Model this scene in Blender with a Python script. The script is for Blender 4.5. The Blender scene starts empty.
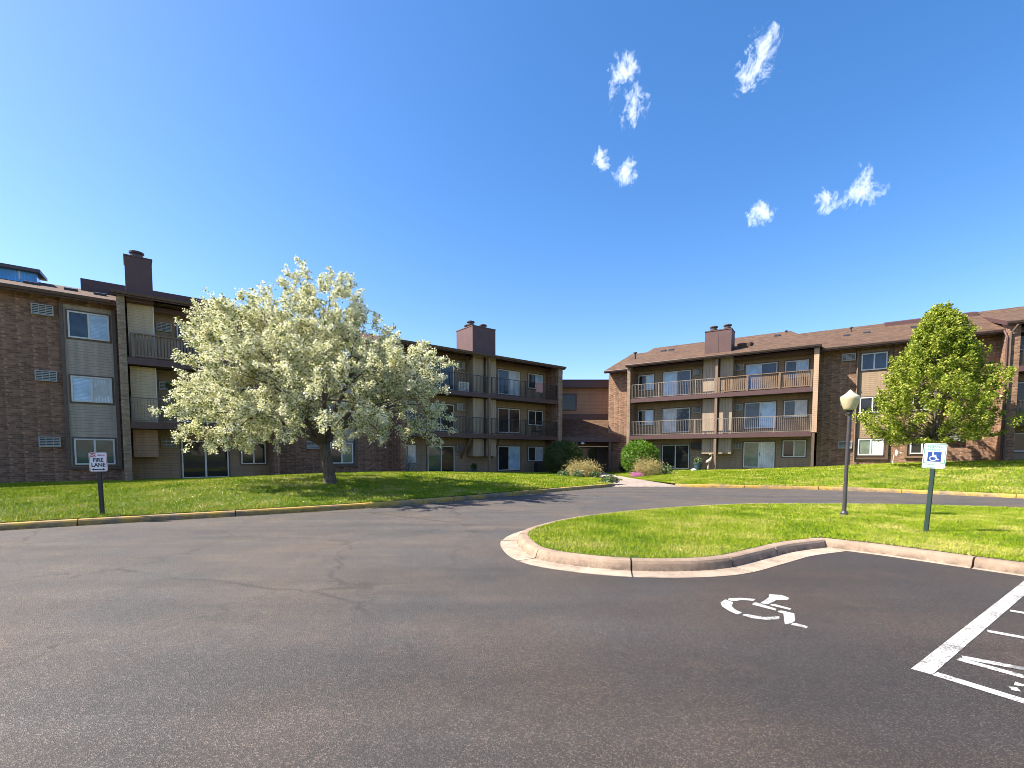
import bpy, math, random
import numpy as np
from mathutils import Vector, Matrix, Quaternion

R = math.radians
random.seed(7)
rng = np.random.default_rng(11)
S = bpy.context.scene
COL = S.collection

# ------------------------------------------------------------------ camera
cam_data = bpy.data.cameras.new("camera")
cam = bpy.data.objects.new("camera", cam_data)
COL.objects.link(cam)
cam.location = (0, 0, 1.6)
PITCH = math.atan(0.058)
cam.rotation_euler = (R(90) - PITCH, 0, 0)
cam_data.sensor_width = 36.0
cam_data.lens = 470.0 / 1024 * 36.0
cam_data.shift_y = (482.26 - 384) / 1024
cam_data.clip_start = 0.05
cam_data.clip_end = 5000
S.camera = cam
S.cycles.filter_width = 0.9

# ------------------------------------------------------------------ light
SUN_AZ = R(4)          # direction the light travels, from +X
SUN_EL = R(47)
SKY_STRENGTH = 0.13
SUN_STRENGTH = 5.0
S.view_settings.view_transform = 'Standard'
S.view_settings.look = 'None'
S.view_settings.exposure = 1.4
S.view_settings.gamma = 1.0
S.view_settings.use_curve_mapping = False

sun = bpy.data.lights.new("sun", 'SUN')
sun.energy = SUN_STRENGTH
sun.angle = R(0.5)
sun.color = (1.0, 0.93, 0.82)
so = bpy.data.objects.new("sun", sun)
COL.objects.link(so)
trav = Vector((math.cos(SUN_AZ) * math.cos(SUN_EL), math.sin(SUN_AZ) * math.cos(SUN_EL), -math.sin(SUN_EL)))
so.rotation_euler = trav.to_track_quat('-Z', 'Y').to_euler()
so.location = (-40, 0, 40)

world = bpy.data.worlds.new("World")
S.world = world
world.use_nodes = True
wn = world.node_tree
wn.nodes.clear()


def N(nt, typ, **kw):
    n = nt.nodes.new(typ)
    for k, v in kw.items():
        if k.startswith('i_'):
            n.inputs[k[2:].replace('_', ' ')].default_value = v
        else:
            setattr(n, k, v)
    return n


def L(nt, a, b):
    nt.links.new(a, b)


def math_node(nt, op, a, b=None, clamp=False):
    n = nt.nodes.new('ShaderNodeMath')
    n.operation = op
    n.use_clamp = clamp
    for i, v in enumerate((a, b)):
        if v is None:
            continue
        if isinstance(v, (int, float)):
            n.inputs[i].default_value = v
        else:
            nt.links.new(v, n.inputs[i])
    return n.outputs[0]


def mix_rgb(nt, fac, a, b, mode='MIX'):
    n = nt.nodes.new('ShaderNodeMix')
    n.data_type = 'RGBA'
    n.blend_type = mode
    for sock, v in ((n.inputs[0], fac), (n.inputs[6], a), (n.inputs[7], b)):
        if isinstance(v, (int, float)):
            sock.default_value = v
        elif isinstance(v, tuple):
            sock.default_value = v if len(v) == 4 else (*v, 1)
        else:
            nt.links.new(v, sock)
    return n.outputs[2]


def ramp(nt, src, lo, hi):
    n = nt.nodes.new('ShaderNodeMapRange')
    n.inputs['From Min'].default_value = lo
    n.inputs['From Max'].default_value = hi
    nt.links.new(src, n.inputs['Value'])
    return n.outputs[0]


def build_world():
    sky = N(wn, 'ShaderNodeTexSky', sky_type='NISHITA')
    sky.sun_disc = False
    sky.sun_elevation = SUN_EL
    to_sun = -trav
    sky.sun_rotation = math.atan2(to_sun.x, to_sun.y)
    sky.altitude = 300
    sky.air_density = 1.0
    sky.dust_density = 0.9
    sky.ozone_density = 2.5
    hs = N(wn, 'ShaderNodeHueSaturation')
    hs.inputs['Saturation'].default_value = 1.31
    L(wn, sky.outputs[0], hs.inputs['Color'])
    tinted = mix_rgb(wn, 1.0, hs.outputs[0], (0.93, 0.785, 0.80), 'MULTIPLY')
    tc = N(wn, 'ShaderNodeTexCoord')
    # small torn clouds at a few places of the sky
    blobs = [((0.1779, 0.7761, 0.605), 2.6), ((0.1943, 0.7956, 0.5738), 3.0), ((0.1861, 0.8079, 0.5591), 2.2),
             ((0.1550, 0.8449, 0.512), 2.0), ((0.1967, 0.8482, 0.4919), 2.2), ((0.3620, 0.7293, 0.5845), 3.6),
             ((0.3520, 0.7438, 0.5654), 2.4), ((0.4169, 0.8148, 0.4028), 2.2), ((0.4958, 0.7691, 0.4033), 2.0),
             ((0.5338, 0.7415, 0.4065), 2.9), ((0.2765, 0.7651, 0.5816), 1.6)]
    tot = None
    for c, r in [(c_, r_ * 0.82) for c_, r_ in blobs if r_ > 1.7]:
        v = Vector(c).normalized()
        d = N(wn, 'ShaderNodeVectorMath', operation='DOT_PRODUCT')
        L(wn, tc.outputs['Generated'], d.inputs[0])
        d.inputs[1].default_value = v
        m = ramp(wn, d.outputs['Value'], math.cos(R(r)), math.cos(R(r * 0.15)))
        tot = m if tot is None else math_node(wn, 'MAXIMUM', tot, m)
    mp = N(wn, 'ShaderNodeMapping')
    mp.inputs['Scale'].default_value = (1.25, 1.0, 0.8)
    mp.inputs['Rotation'].default_value = (0.0, R(25), 0.0)
    L(wn, tc.outputs['Generated'], mp.inputs[0])
    nz = N(wn, 'ShaderNodeTexNoise', noise_dimensions='3D')
    nz.inputs['Scale'].default_value = 30
    nz.inputs['Detail'].default_value = 9
    nz.inputs['Roughness'].default_value = 0.74
    nz.inputs['Distortion'].default_value = 0.35
    L(wn, mp.outputs[0], nz.inputs['Vector'])
    s = math_node(wn, 'ADD', math_node(wn, 'MULTIPLY', tot, 0.27), nz.outputs['Fac'])
    cl = ramp(wn, s, 0.69, 1.0)
    cl = math_node(wn, 'MULTIPLY', cl, math_node(wn, 'MULTIPLY', tot, 3.0, True))
    cl = math_node(wn, 'MULTIPLY', cl, 0.92)
    col = mix_rgb(wn, cl, tinted, (5.6, 5.9, 6.3))
    bg = N(wn, 'ShaderNodeBackground')
    bg.inputs['Strength'].default_value = SKY_STRENGTH
    L(wn, col, bg.inputs['Color'])
    out = N(wn, 'ShaderNodeOutputWorld')
    L(wn, bg.outputs[0], out.inputs['Surface'])


build_world()

# ------------------------------------------------------------------ materials
MATS = {}


def new_mat(name):
    m = bpy.data.materials.new(name)
    m.use_nodes = True
    nt = m.node_tree
    b = nt.nodes['Principled BSDF']
    MATS[name] = m
    return m, nt, b


def bump(nt, b, height, strength, dist=0.02):
    n = nt.nodes.new('ShaderNodeBump')
    n.inputs['Strength'].default_value = strength
    n.inputs['Distance'].default_value = dist
    nt.links.new(height, n.inputs['Height'])
    nt.links.new(n.outputs[0], b.inputs['Normal'])


def noise(nt, vec, scale, detail=3, rough=0.55):
    n = nt.nodes.new('ShaderNodeTexNoise')
    n.inputs['Scale'].default_value = scale
    n.inputs['Detail'].default_value = detail
    n.inputs['Roughness'].default_value = rough
    if vec is not None:
        nt.links.new(vec, n.inputs['Vector'])
    return n.outputs['Fac']


def objco(nt):
    return nt.nodes.new('ShaderNodeTexCoord').outputs['Object']


def plain(name, col, rough=0.7, var=0.15, scale=6.0, metal=0.0, spec=0.5):
    m, nt, b = new_mat(name)
    co = objco(nt)
    f = noise(nt, co, scale, 4)
    dark = tuple(c * (1 - var) for c in col)
    lite = tuple(min(1, c * (1 + var)) for c in col)
    L(nt, mix_rgb(nt, ramp(nt, f, 0.3, 0.7), dark, lite), b.inputs['Base Color'])
    b.inputs['Roughness'].default_value = rough
    b.inputs['Metallic'].default_value = metal
    b.inputs['Specular IOR Level'].default_value = spec
    return m


def brick_mat(name, c1, c2, mortar):
    m, nt, b = new_mat(name)
    co = objco(nt)
    sp = N(nt, 'ShaderNodeSeparateXYZ')
    L(nt, co, sp.inputs[0])
    cb = N(nt, 'ShaderNodeCombineXYZ')
    L(nt, math_node(nt, 'ADD', sp.outputs[0], sp.outputs[1]), cb.inputs[0])
    L(nt, sp.outputs[2], cb.inputs[1])
    br = N(nt, 'ShaderNodeTexBrick')
    br.inputs['Scale'].default_value = 1.0
    br.inputs['Brick Width'].default_value = 0.24
    br.inputs['Row Height'].default_value = 0.085
    br.inputs['Mortar Size'].default_value = 0.009
    br.inputs['Bias'].default_value = -0.1
    br.inputs['Color1'].default_value = (*c1, 1)
    br.inputs['Color2'].default_value = (*c2, 1)
    br.inputs['Mortar'].default_value = (*mortar, 1)
    L(nt, cb.outputs[0], br.inputs['Vector'])
    big = noise(nt, co, 1.1, 5, 0.6)
    col = mix_rgb(nt, 1.0, br.outputs['Color'], mix_rgb(nt, big, (0.72, 0.70, 0.70), (1.2, 1.18, 1.15)), 'MULTIPLY')
    # lighter headers laid in staggered upright columns
    xx = math_node(nt, 'ADD', sp.outputs[0], sp.outputs[1])
    row = math_node(nt, 'FLOOR', math_node(nt, 'DIVIDE', sp.outputs[2], 0.17))
    par_ = math_node(nt, 'MULTIPLY', math_node(nt, 'MODULO', math_node(nt, 'ABSOLUTE', row), 2.0), 0.07)
    fx = math_node(nt, 'FRACT', math_node(nt, 'ADD', math_node(nt, 'DIVIDE', xx, 0.48), par_))
    fz = math_node(nt, 'FRACT', math_node(nt, 'DIVIDE', sp.outputs[2], 0.17))
    f = math_node(nt, 'MULTIPLY', math_node(nt, 'LESS_THAN', fx, 0.20), math_node(nt, 'LESS_THAN', fz, 0.5))
    f = math_node(nt, 'MULTIPLY', f, ramp(nt, noise(nt, co, 9, 2), 0.38, 0.60))
    col = mix_rgb(nt, math_node(nt, 'MULTIPLY', f, 0.42), col, tuple(min(1, c * 1.75 + 0.04) for c in c2))
    dk = math_node(nt, 'MULTIPLY', math_node(nt, 'GREATER_THAN', fx, 0.7), math_node(nt, 'MULTIPLY', noise(nt, co, 2.3, 3), 0.4))
    col = mix_rgb(nt, dk, col, mix_rgb(nt, 1.0, col, (0.5, 0.5, 0.52), 'MULTIPLY'))
    L(nt, col, b.inputs['Base Color'])
    b.inputs['Roughness'].default_value = 0.85
    inv = math_node(nt, 'SUBTRACT', 1.0, br.outputs['Fac'])
    bump(nt, b, inv, 0.6, 0.012)
    return m


def siding_mat(name, col, pitch=0.13, vertical=False):
    m, nt, b = new_mat(name)
    co = objco(nt)
    sp = N(nt, 'ShaderNodeSeparateXYZ')
    L(nt, co, sp.inputs[0])
    z = sp.outputs[0] if vertical else sp.outputs[2]
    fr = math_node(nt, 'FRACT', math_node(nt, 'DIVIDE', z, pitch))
    between_boards = ramp(nt, fr, 0.86, 1.0)  # shadow line of each lap, painted dark into the siding colour
    big = noise(nt, co, 1.3, 4)
    c = mix_rgb(nt, big, tuple(x * 0.82 for x in col), tuple(x * 1.15 for x in col))
    mp = N(nt, 'ShaderNodeMapping')
    mp.inputs['Scale'].default_value = (5, 5, 0.35)
    L(nt, co, mp.inputs[0])
    c = mix_rgb(nt, 1.0, c, mix_rgb(nt, ramp(nt, noise(nt, mp.outputs[0], 1.0, 5, 0.65), 0.3, 0.7), (0.80, 0.79, 0.78), (1.12, 1.12, 1.12)), 'MULTIPLY')
    c = mix_rgb(nt, math_node(nt, 'MULTIPLY', between_boards, 0.55), c, tuple(x * 0.25 for x in col))
    L(nt, c, b.inputs['Base Color'])
    b.inputs['Roughness'].default_value = 0.65
    bump(nt, b, math_node(nt, 'SUBTRACT', 1.0, fr), 0.7, 0.02)
    return m


def glass_mat(name, col, stripes=None, rough=0.03):
    m, nt, b = new_mat(name)
    co = objco(nt)
    f = noise(nt, co, 1.7, 3, 0.6)
    c = mix_rgb(nt, ramp(nt, f, 0.35, 0.65), tuple(x * 0.55 for x in col), tuple(x * 1.25 for x in col))
    if stripes:
        sp = N(nt, 'ShaderNodeSeparateXYZ')
        L(nt, co, sp.inputs[0])
        src = sp.outputs[0] if stripes == 'v' else sp.outputs[2]
        fr = math_node(nt, 'PINGPONG', math_node(nt, 'MULTIPLY', src, 9.0 if stripes == 'v' else 16.0), 0.5)
        c = mix_rgb(nt, ramp(nt, fr, 0.05, 0.45), tuple(x * 0.72 for x in col), c)
    L(nt, c, b.inputs['Base Color'])
    b.inputs['Roughness'].default_value = 0.5
    b.inputs['Specular IOR Level'].default_value = 0.2
    b.inputs['Coat Weight'].default_value = 1.0
    b.inputs['Coat Roughness'].default_value = rough
    b.inputs['Coat IOR'].default_value = 1.42
    w = noise(nt, co, 0.9, 1)
    n = nt.nodes.new('ShaderNodeBump')
    n.inputs['Strength'].default_value = 0.08
    n.inputs['Distance'].default_value = 0.05
    L(nt, w, n.inputs['Height'])
    L(nt, n.outputs[0], b.inputs['Coat Normal'])
    return m


def leaf_mat(name, cols, rough=0.55, trans=0.35):
    """cols: list of base colours, picked per leaf"""
    m, nt, b = new_mat(name)
    g = N(nt, 'ShaderNodeNewGeometry')
    cr = nt.nodes.new('ShaderNodeValToRGB')
    cr.color_ramp.interpolation = 'LINEAR'
    el = cr.color_ramp.elements
    while len(el) < len(cols):
        el.new(0.5)
    for i, c in enumerate(cols):
        el[i].position = i / (len(cols) - 1)
        el[i].color = (*c, 1)
    L(nt, g.outputs['Random Per Island'], cr.inputs[0])
    L(nt, cr.outputs[0], b.inputs['Base Color'])
    b.inputs['Roughness'].default_value = rough
    b.inputs['Specular IOR Level'].default_value = 0.3
    t = N(nt, 'ShaderNodeBsdfTranslucent')
    L(nt, cr.outputs[0], t.inputs['Color'])
    mx = N(nt, 'ShaderNodeMixShader')
    mx.inputs[0].default_value = trans
    L(nt, b.outputs[0], mx.inputs[1])
    L(nt, t.outputs[0], mx.inputs[2])
    L(nt, mx.outputs[0], nt.nodes['Material Output'].inputs['Surface'])
    return m


brick_mat('brick_left', (0.150, 0.072, 0.043), (0.330, 0.180, 0.110), (0.25, 0.17, 0.12))
brick_mat('brick_pale', (0.20, 0.135, 0.088), (0.34, 0.245, 0.165), (0.28, 0.22, 0.16))
brick_mat('brick_right', (0.150, 0.075, 0.040), (0.340, 0.195, 0.115), (0.25, 0.18, 0.125))
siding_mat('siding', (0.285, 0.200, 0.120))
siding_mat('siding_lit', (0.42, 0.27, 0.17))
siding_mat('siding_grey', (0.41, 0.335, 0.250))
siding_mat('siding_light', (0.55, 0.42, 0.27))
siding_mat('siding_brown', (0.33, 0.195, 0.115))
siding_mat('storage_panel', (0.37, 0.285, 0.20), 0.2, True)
plain('trim_brown', (0.110, 0.072, 0.050), 0.6)
plain('trim_tan', (0.190, 0.125, 0.085), 0.6)
plain('fascia', (0.080, 0.038, 0.034), 0.55)
plain('gutter_brown', (0.085, 0.052, 0.038), 0.45)
plain('soffit', (0.060, 0.042, 0.034), 0.8)
plain('chimney_clad', (0.092, 0.046, 0.040), 0.6, 0.12, 2.0)
plain('dark_metal', (0.025, 0.022, 0.022), 0.45)
plain('flue_metal', (0.075, 0.050, 0.045), 0.4)
plain('white_frame', (0.60, 0.60, 0.57), 0.45, 0.06)
plain('ac_metal', (0.36, 0.36, 0.34), 0.5, 0.08)
plain('rail_metal', (0.105, 0.092, 0.080), 0.45)
plain('rail_tan', (0.23, 0.19, 0.145), 0.45)
plain('rail_wood', (0.180, 0.120, 0.085), 0.7)
plain('rail_wood_light', (0.170, 0.108, 0.064), 0.7)
plain('patio_concrete', (0.34, 0.32, 0.29), 0.9, 0.2)
glass_mat('glass_dark', (0.012, 0.013, 0.014))
glass_mat('glass_blue', (0.035, 0.062, 0.10))
glass_mat('glass_green', (0.025, 0.075, 0.062))
glass_mat('curtain_pale', (0.60, 0.64, 0.66), 'v')
glass_mat('blind_blue', (0.46, 0.64, 0.82), 'h')
glass_mat('blind_green', (0.17, 0.22, 0.16), 'h')
glass_mat('skylight_glass', (0.12, 0.44, 0.85), 'v')
plain('dish_grey', (0.50, 0.48, 0.44), 0.5)
plain('sign_white', (0.70, 0.70, 0.69), 0.35, 0.03)
plain('sign_red', (0.45, 0.03, 0.04), 0.4, 0.05)
plain('sign_black', (0.02, 0.02, 0.022), 0.4, 0.05)
plain('sign_green', (0.02, 0.22, 0.13), 0.4, 0.05)
plain('sign_blue', (0.012, 0.05, 0.22), 0.4, 0.05)
plain('post_green', (0.018, 0.040, 0.030), 0.5)
plain('post_black', (0.020, 0.021, 0.021), 0.5)
plain('pole_paint', (0.050, 0.045, 0.047), 0.35, 0.2)
plain('statue_pale', (0.55, 0.38, 0.28), 0.7)
plain('planter_blue', (0.035, 0.065, 0.085), 0.5)
plain('fabric_pink', (0.40, 0.22, 0.20), 0.9)
plain('plastic_white', (0.62, 0.62, 0.58), 0.5)
plain('soil', (0.055, 0.042, 0.030), 0.95, 0.3, 20)


def mulch():
    m, nt, b = new_mat('mulch')
    co = objco(nt)
    f = noise(nt, co, 30, 4, 0.7)
    L(nt, mix_rgb(nt, f, (0.03, 0.022, 0.016), (0.12, 0.085, 0.06)), b.inputs['Base Color'])
    b.inputs['Roughness'].default_value = 0.95
    bump(nt, b, f, 1.0, 0.03)


mulch()


def globe_mat():
    m, nt, b = new_mat('globe')
    co = objco(nt)
    f = noise(nt, co, 9, 4)
    L(nt, mix_rgb(nt, f, (0.42, 0.34, 0.18), (0.66, 0.57, 0.36)), b.inputs['Base Color'])
    b.inputs['Roughness'].default_value = 0.18
    b.inputs['Subsurface Weight'].default_value = 0.35
    b.inputs['Subsurface Radius'].default_value = (0.1, 0.08, 0.05)
    b.inputs['Coat Weight'].default_value = 0.6


globe_mat()


def roof_mat():
    m, nt, b = new_mat('shingles')
    co = objco(nt)
    br = N(nt, 'ShaderNodeTexBrick')
    sp = N(nt, 'ShaderNodeSeparateXYZ')
    L(nt, co, sp.inputs[0])
    cb = N(nt, 'ShaderNodeCombineXYZ')
    L(nt, sp.outputs[0], cb.inputs[0])
    L(nt, math_node(nt, 'MULTIPLY', sp.outputs[1], 1.06), cb.inputs[1])
    br.inputs['Scale'].default_value = 1.0
    br.inputs['Brick Width'].default_value = 0.33
    br.inputs['Row Height'].default_value = 0.145
    br.inputs['Mortar Size'].default_value = 0.008
    br.inputs['Color1'].default_value = (0.064, 0.031, 0.014, 1)
    br.inputs['Color2'].default_value = (0.136, 0.073, 0.036, 1)
    br.inputs['Mortar'].default_value = (0.04, 0.027, 0.019, 1)
    L(nt, cb.outputs[0], br.inputs['Vector'])
    f = noise(nt, co, 1.2, 5, 0.65)
    c = mix_rgb(nt, 1.0, br.outputs['Color'], mix_rgb(nt, f, (0.75, 0.75, 0.75), (1.2, 1.2, 1.2)), 'MULTIPLY')
    L(nt, c, b.inputs['Base Color'])
    b.inputs['Roughness'].default_value = 0.9
    bump(nt, b, noise(nt, co, 45, 3), 0.5, 0.02)


roof_mat()


def asphalt_mat():
    m, nt, b = new_mat('asphalt')
    co = objco(nt)
    sp = N(nt, 'ShaderNodeSeparateXYZ')
    L(nt, co, sp.inputs[0])
    big = noise(nt, co, 0.22, 4, 0.6)
    med = noise(nt, co, 1.3, 5, 0.65)
    # older, paler drive on the left, newer darker stall on the right (ragged seam)
    seam = math_node(nt, 'ADD', math_node(nt, 'SUBTRACT', math_node(nt, 'MULTIPLY', sp.outputs[0], 1.0),
                     math_node(nt, 'MULTIPLY', sp.outputs[1], 0.32)), math_node(nt, 'MULTIPLY', big, 2.5))
    new = math_node(nt, 'MULTIPLY', ramp(nt, seam, -3.2, 2.6), math_node(nt, 'SUBTRACT', 1.0, ramp(nt, math_node(nt, 'ADD', sp.outputs[1], math_node(nt, 'MULTIPLY', big, 2.0)), 8.2, 11.5)))
    base = mix_rgb(nt, new, (0.082, 0.076, 0.070), (0.043, 0.037, 0.033))
    tint = mix_rgb(nt, ramp(nt, noise(nt, co, 0.45, 4, 0.6), 0.42, 0.66), (0.97, 0.99, 1.02), (1.34, 1.18, 1.03))
    base = mix_rgb(nt, 1.0, base, tint, 'MULTIPLY')
    base = mix_rgb(nt, 1.0, base, mix_rgb(nt, med, (0.72, 0.72, 0.73), (1.28, 1.28, 1.27)), 'MULTIPLY')
    # tyre-polished streaks running with the drive
    mp = N(nt, 'ShaderNodeMapping')
    mp.inputs['Rotation'].default_value = (0, 0, R(-33))
    mp.inputs['Scale'].default_value = (0.12, 1.3, 1)
    L(nt, co, mp.inputs[0])
    st = noise(nt, mp.outputs[0], 1.0, 4, 0.6)
    base = mix_rgb(nt, 1.0, base, mix_rgb(nt, ramp(nt, st, 0.3, 0.7), (0.80, 0.80, 0.80), (1.17, 1.15, 1.13)), 'MULTIPLY')
    # stones
    vo = N(nt, 'ShaderNodeTexVoronoi')
    vo.inputs['Scale'].default_value = 140
    L(nt, co, vo.inputs['Vector'])
    vs = N(nt, 'ShaderNodeSeparateColor')
    L(nt, vo.outputs['Color'], vs.inputs[0])
    stone = ramp(nt, vs.outputs[0], 0.45, 1.0)
    stone2 = math_node(nt, 'POWER', stone, 2.2)
    base = mix_rgb(nt, stone2, mix_rgb(nt, 1.0, base, (0.66, 0.66, 0.68), 'MULTIPLY'),
                   mix_rgb(nt, 1.0, base, (2.3, 2.15, 2.0), 'MULTIPLY'))
    # brown dirt spots
    dirt = ramp(nt, noise(nt, co, 0.9, 6, 0.7), 0.62, 0.78)
    base = mix_rgb(nt, math_node(nt, 'MULTIPLY', dirt, 0.35), base, (0.16, 0.115, 0.085))
    oil = N(nt, 'ShaderNodeTexVoronoi')
    oil.inputs['Scale'].default_value = 0.62
    oo = N(nt, 'ShaderNodeVectorMath', operation='ADD')
    on = N(nt, 'ShaderNodeTexNoise')
    on.inputs['Scale'].default_value = 5
    L(nt, co, on.inputs['Vector'])
    os_ = N(nt, 'ShaderNodeVectorMath', operation='SCALE')
    os_.inputs['Scale'].default_value = 0.35
    L(nt, on.outputs['Color'], os_.inputs[0])
    L(nt, co, oo.inputs[0])
    L(nt, os_.outputs[0], oo.inputs[1])
    L(nt, oo.outputs[0], oil.inputs['Vector'])
    ocs = N(nt, 'ShaderNodeSeparateColor')
    L(nt, oil.outputs['Color'], ocs.inputs[0])
    spot = math_node(nt, 'SUBTRACT', 1.0, ramp(nt, oil.outputs['Distance'], 0.03, 0.16))
    spot = math_node(nt, 'MULTIPLY', spot, ramp(nt, ocs.outputs[1], 0.55, 0.95))
    base = mix_rgb(nt, math_node(nt, 'MULTIPLY', spot, 0.55), base, (0.022, 0.020, 0.019))
    # hairline cracks, only in places
    wv = noise(nt, co, 1.6, 4, 0.6)
    off = N(nt, 'ShaderNodeVectorMath', operation='ADD')
    cw = N(nt, 'ShaderNodeCombineXYZ')
    L(nt, math_node(nt, 'MULTIPLY', wv, 1.3), cw.inputs[0])
    L(nt, math_node(nt, 'MULTIPLY', wv, -0.9), cw.inputs[1])
    L(nt, co, off.inputs[0])
    L(nt, cw.outputs[0], off.inputs[1])
    v2 = N(nt, 'ShaderNodeTexVoronoi', feature='DISTANCE_TO_EDGE')
    v2.inputs['Scale'].default_value = 0.30
    L(nt, off.outputs[0], v2.inputs['Vector'])
    crack = math_node(nt, 'SUBTRACT', 1.0, ramp(nt, v2.outputs['Distance'], 0.0, 0.012))
    crack = math_node(nt, 'MULTIPLY', crack, ramp(nt, noise(nt, co, 0.5, 3), 0.42, 0.50))
    crack = math_node(nt, 'MULTIPLY', crack, math_node(nt, 'SUBTRACT', 1.0, new))
    base = mix_rgb(nt, math_node(nt, 'MULTIPLY', crack, 0.6), base, (0.022, 0.020, 0.019))
    L(nt, base, b.inputs['Base Color'])
    b.inputs['Roughness'].default_value = 0.82
    b.inputs['Specular IOR Level'].default_value = 0.35
    bump(nt, b, math_node(nt, 'ADD', vo.outputs['Distance'], math_node(nt, 'MULTIPLY', med, 0.6)), 0.7, 0.008)


asphalt_mat()


def concrete_mat(name, col, paint=None):
    m, nt, b = new_mat(name)
    co = objco(nt)
    f = noise(nt, co, 2.2, 6, 0.7)
    g = noise(nt, co, 60, 3, 0.6)
    c = mix_rgb(nt, ramp(nt, f, 0.3, 0.7), tuple(x * 0.72 for x in col), tuple(x * 1.15 for x in col))
    c = mix_rgb(nt, 1.0, c, mix_rgb(nt, g, (0.8, 0.8, 0.8), (1.2, 1.2, 1.2)), 'MULTIPLY')
    if paint:
        p = ramp(nt, noise(nt, co, 1.1, 6, 0.7), 0.40, 0.56)
        c = mix_rgb(nt, p, c, paint)
    stain = ramp(nt, noise(nt, co, 3.1, 6, 0.75), 0.50, 0.70)
    c = mix_rgb(nt, math_node(nt, 'MULTIPLY', stain, 0.55), c, (0.10, 0.065, 0.045))
    gi = N(nt, 'ShaderNodeNewGeometry')
    c = mix_rgb(nt, 1.0, c, mix_rgb(nt, gi.outputs['Random Per Island'], (0.78, 0.77, 0.76), (1.12, 1.12, 1.12)), 'MULTIPLY')
    drip = N(nt, 'ShaderNodeSeparateXYZ')
    L(nt, co, drip.inputs[0])
    low = math_node(nt, 'MULTIPLY', math_node(nt, 'SUBTRACT', 1.0, ramp(nt, drip.outputs[2], 0.012, 0.10)), ramp(nt, noise(nt, co, 7, 5, 0.7), 0.40, 0.60))
    low = math_node(nt, 'MULTIPLY', low, ramp(nt, drip.outputs[2], 0.008, 0.016))
    c = mix_rgb(nt, math_node(nt, 'MULTIPLY', low, 0.75), c, (0.05, 0.036, 0.028))
    L(nt, c, b.inputs['Base Color'])
    b.inputs['Roughness'].default_value = 0.9
    bump(nt, b, g, 0.5, 0.01)


concrete_mat('kerb_concrete', (0.30, 0.215, 0.148))
concrete_mat('gutter_concrete', (0.39, 0.305, 0.225))
concrete_mat('kerb_yellow', (0.27, 0.20, 0.125), (0.44, 0.28, 0.055))
concrete_mat('path_concrete', (0.40, 0.325, 0.265))


def paint_mat():
    m, nt, b = new_mat('road_paint')
    co = objco(nt)
    f = noise(nt, co, 55, 4, 0.7)
    g = noise(nt, co, 3.0, 4, 0.6)
    wear = ramp(nt, math_node(nt, 'ADD', math_node(nt, 'MULTIPLY', f, 0.7), math_node(nt, 'MULTIPLY', g, 0.5)), 0.615, 0.655)
    c = mix_rgb(nt, g, (0.36, 0.35, 0.33), (0.52, 0.51, 0.49))
    c = mix_rgb(nt, math_node(nt, 'MULTIPLY', wear, 0.8), c, (0.055, 0.050, 0.046))
    L(nt, c, b.inputs['Base Color'])
    b.inputs['Roughness'].default_value = 0.75


paint_mat()


def lawn_mat():
    m, nt, b = new_mat('lawn')
    co = objco(nt)
    f = noise(nt, co, 0.8, 5, 0.65)
    g = noise(nt, co, 25, 4, 0.7)
    c = mix_rgb(nt, ramp(nt, f, 0.35, 0.65), (0.045, 0.090, 0.010), (0.115, 0.145, 0.022))
    c = mix_rgb(nt, 1.0, c, mix_rgb(nt, g, (0.55, 0.55, 0.55), (1.35, 1.35, 1.35)), 'MULTIPLY')
    L(nt, c, b.inputs['Base Color'])
    b.inputs['Roughness'].default_value = 0.9
    bump(nt, b, g, 0.9, 0.05)


lawn_mat()


def blade_mat():
    m, nt, b = new_mat('grass_blade')
    co = objco(nt)
    g = N(nt, 'ShaderNodeNewGeometry')
    f = noise(nt, co, 0.75, 5, 0.65)
    v = math_node(nt, 'ADD', math_node(nt, 'SUBTRACT', math_node(nt, 'MULTIPLY', f, 1.55), 0.28), math_node(nt, 'MULTIPLY', g.outputs['Random Per Island'], 0.42))
    cr = nt.nodes.new('ShaderNodeValToRGB')
    el = cr.color_ramp.elements
    el.new(0.5)
    el.new(0.8)
    for i, (p, c) in enumerate(((0.30, (0.065, 0.140, 0.004)), (0.56, (0.180, 0.275, 0.008)),
                                (0.84, (0.330, 0.370, 0.030)), (1.02, (0.52, 0.44, 0.14)))):
        el[i].position = min(1, p)
        el[i].color = (*c, 1)
    L(nt, v, cr.inputs[0])
    L(nt, cr.outputs[0], b.inputs['Base Color'])
    b.inputs['Roughness'].default_value = 0.75
    b.inputs['Specular IOR Level'].default_value = 0.08
    t = N(nt, 'ShaderNodeBsdfTranslucent')
    L(nt, cr.outputs[0], t.inputs['Color'])
    mx = N(nt, 'ShaderNodeMixShader')
    mx.inputs[0].default_value = 0.16
    L(nt, b.outputs[0], mx.inputs[1])
    L(nt, t.outputs[0], mx.inputs[2])
    L(nt, mx.outputs[0], nt.nodes['Material Output'].inputs['Surface'])


blade_mat()


def bark_mat():
    m, nt, b = new_mat('bark')
    co = objco(nt)
    mp = N(nt, 'ShaderNodeMapping')
    mp.inputs['Scale'].default_value = (14, 14, 3)
    L(nt, co, mp.inputs[0])
    f = noise(nt, mp.outputs[0], 1.0, 5, 0.65)
    L(nt, mix_rgb(nt, ramp(nt, f, 0.3, 0.7), (0.045, 0.033, 0.025), (0.17, 0.135, 0.105)), b.inputs['Base Color'])
    b.inputs['Roughness'].default_value = 0.95
    bump(nt, b, f, 1.0, 0.04)


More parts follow.
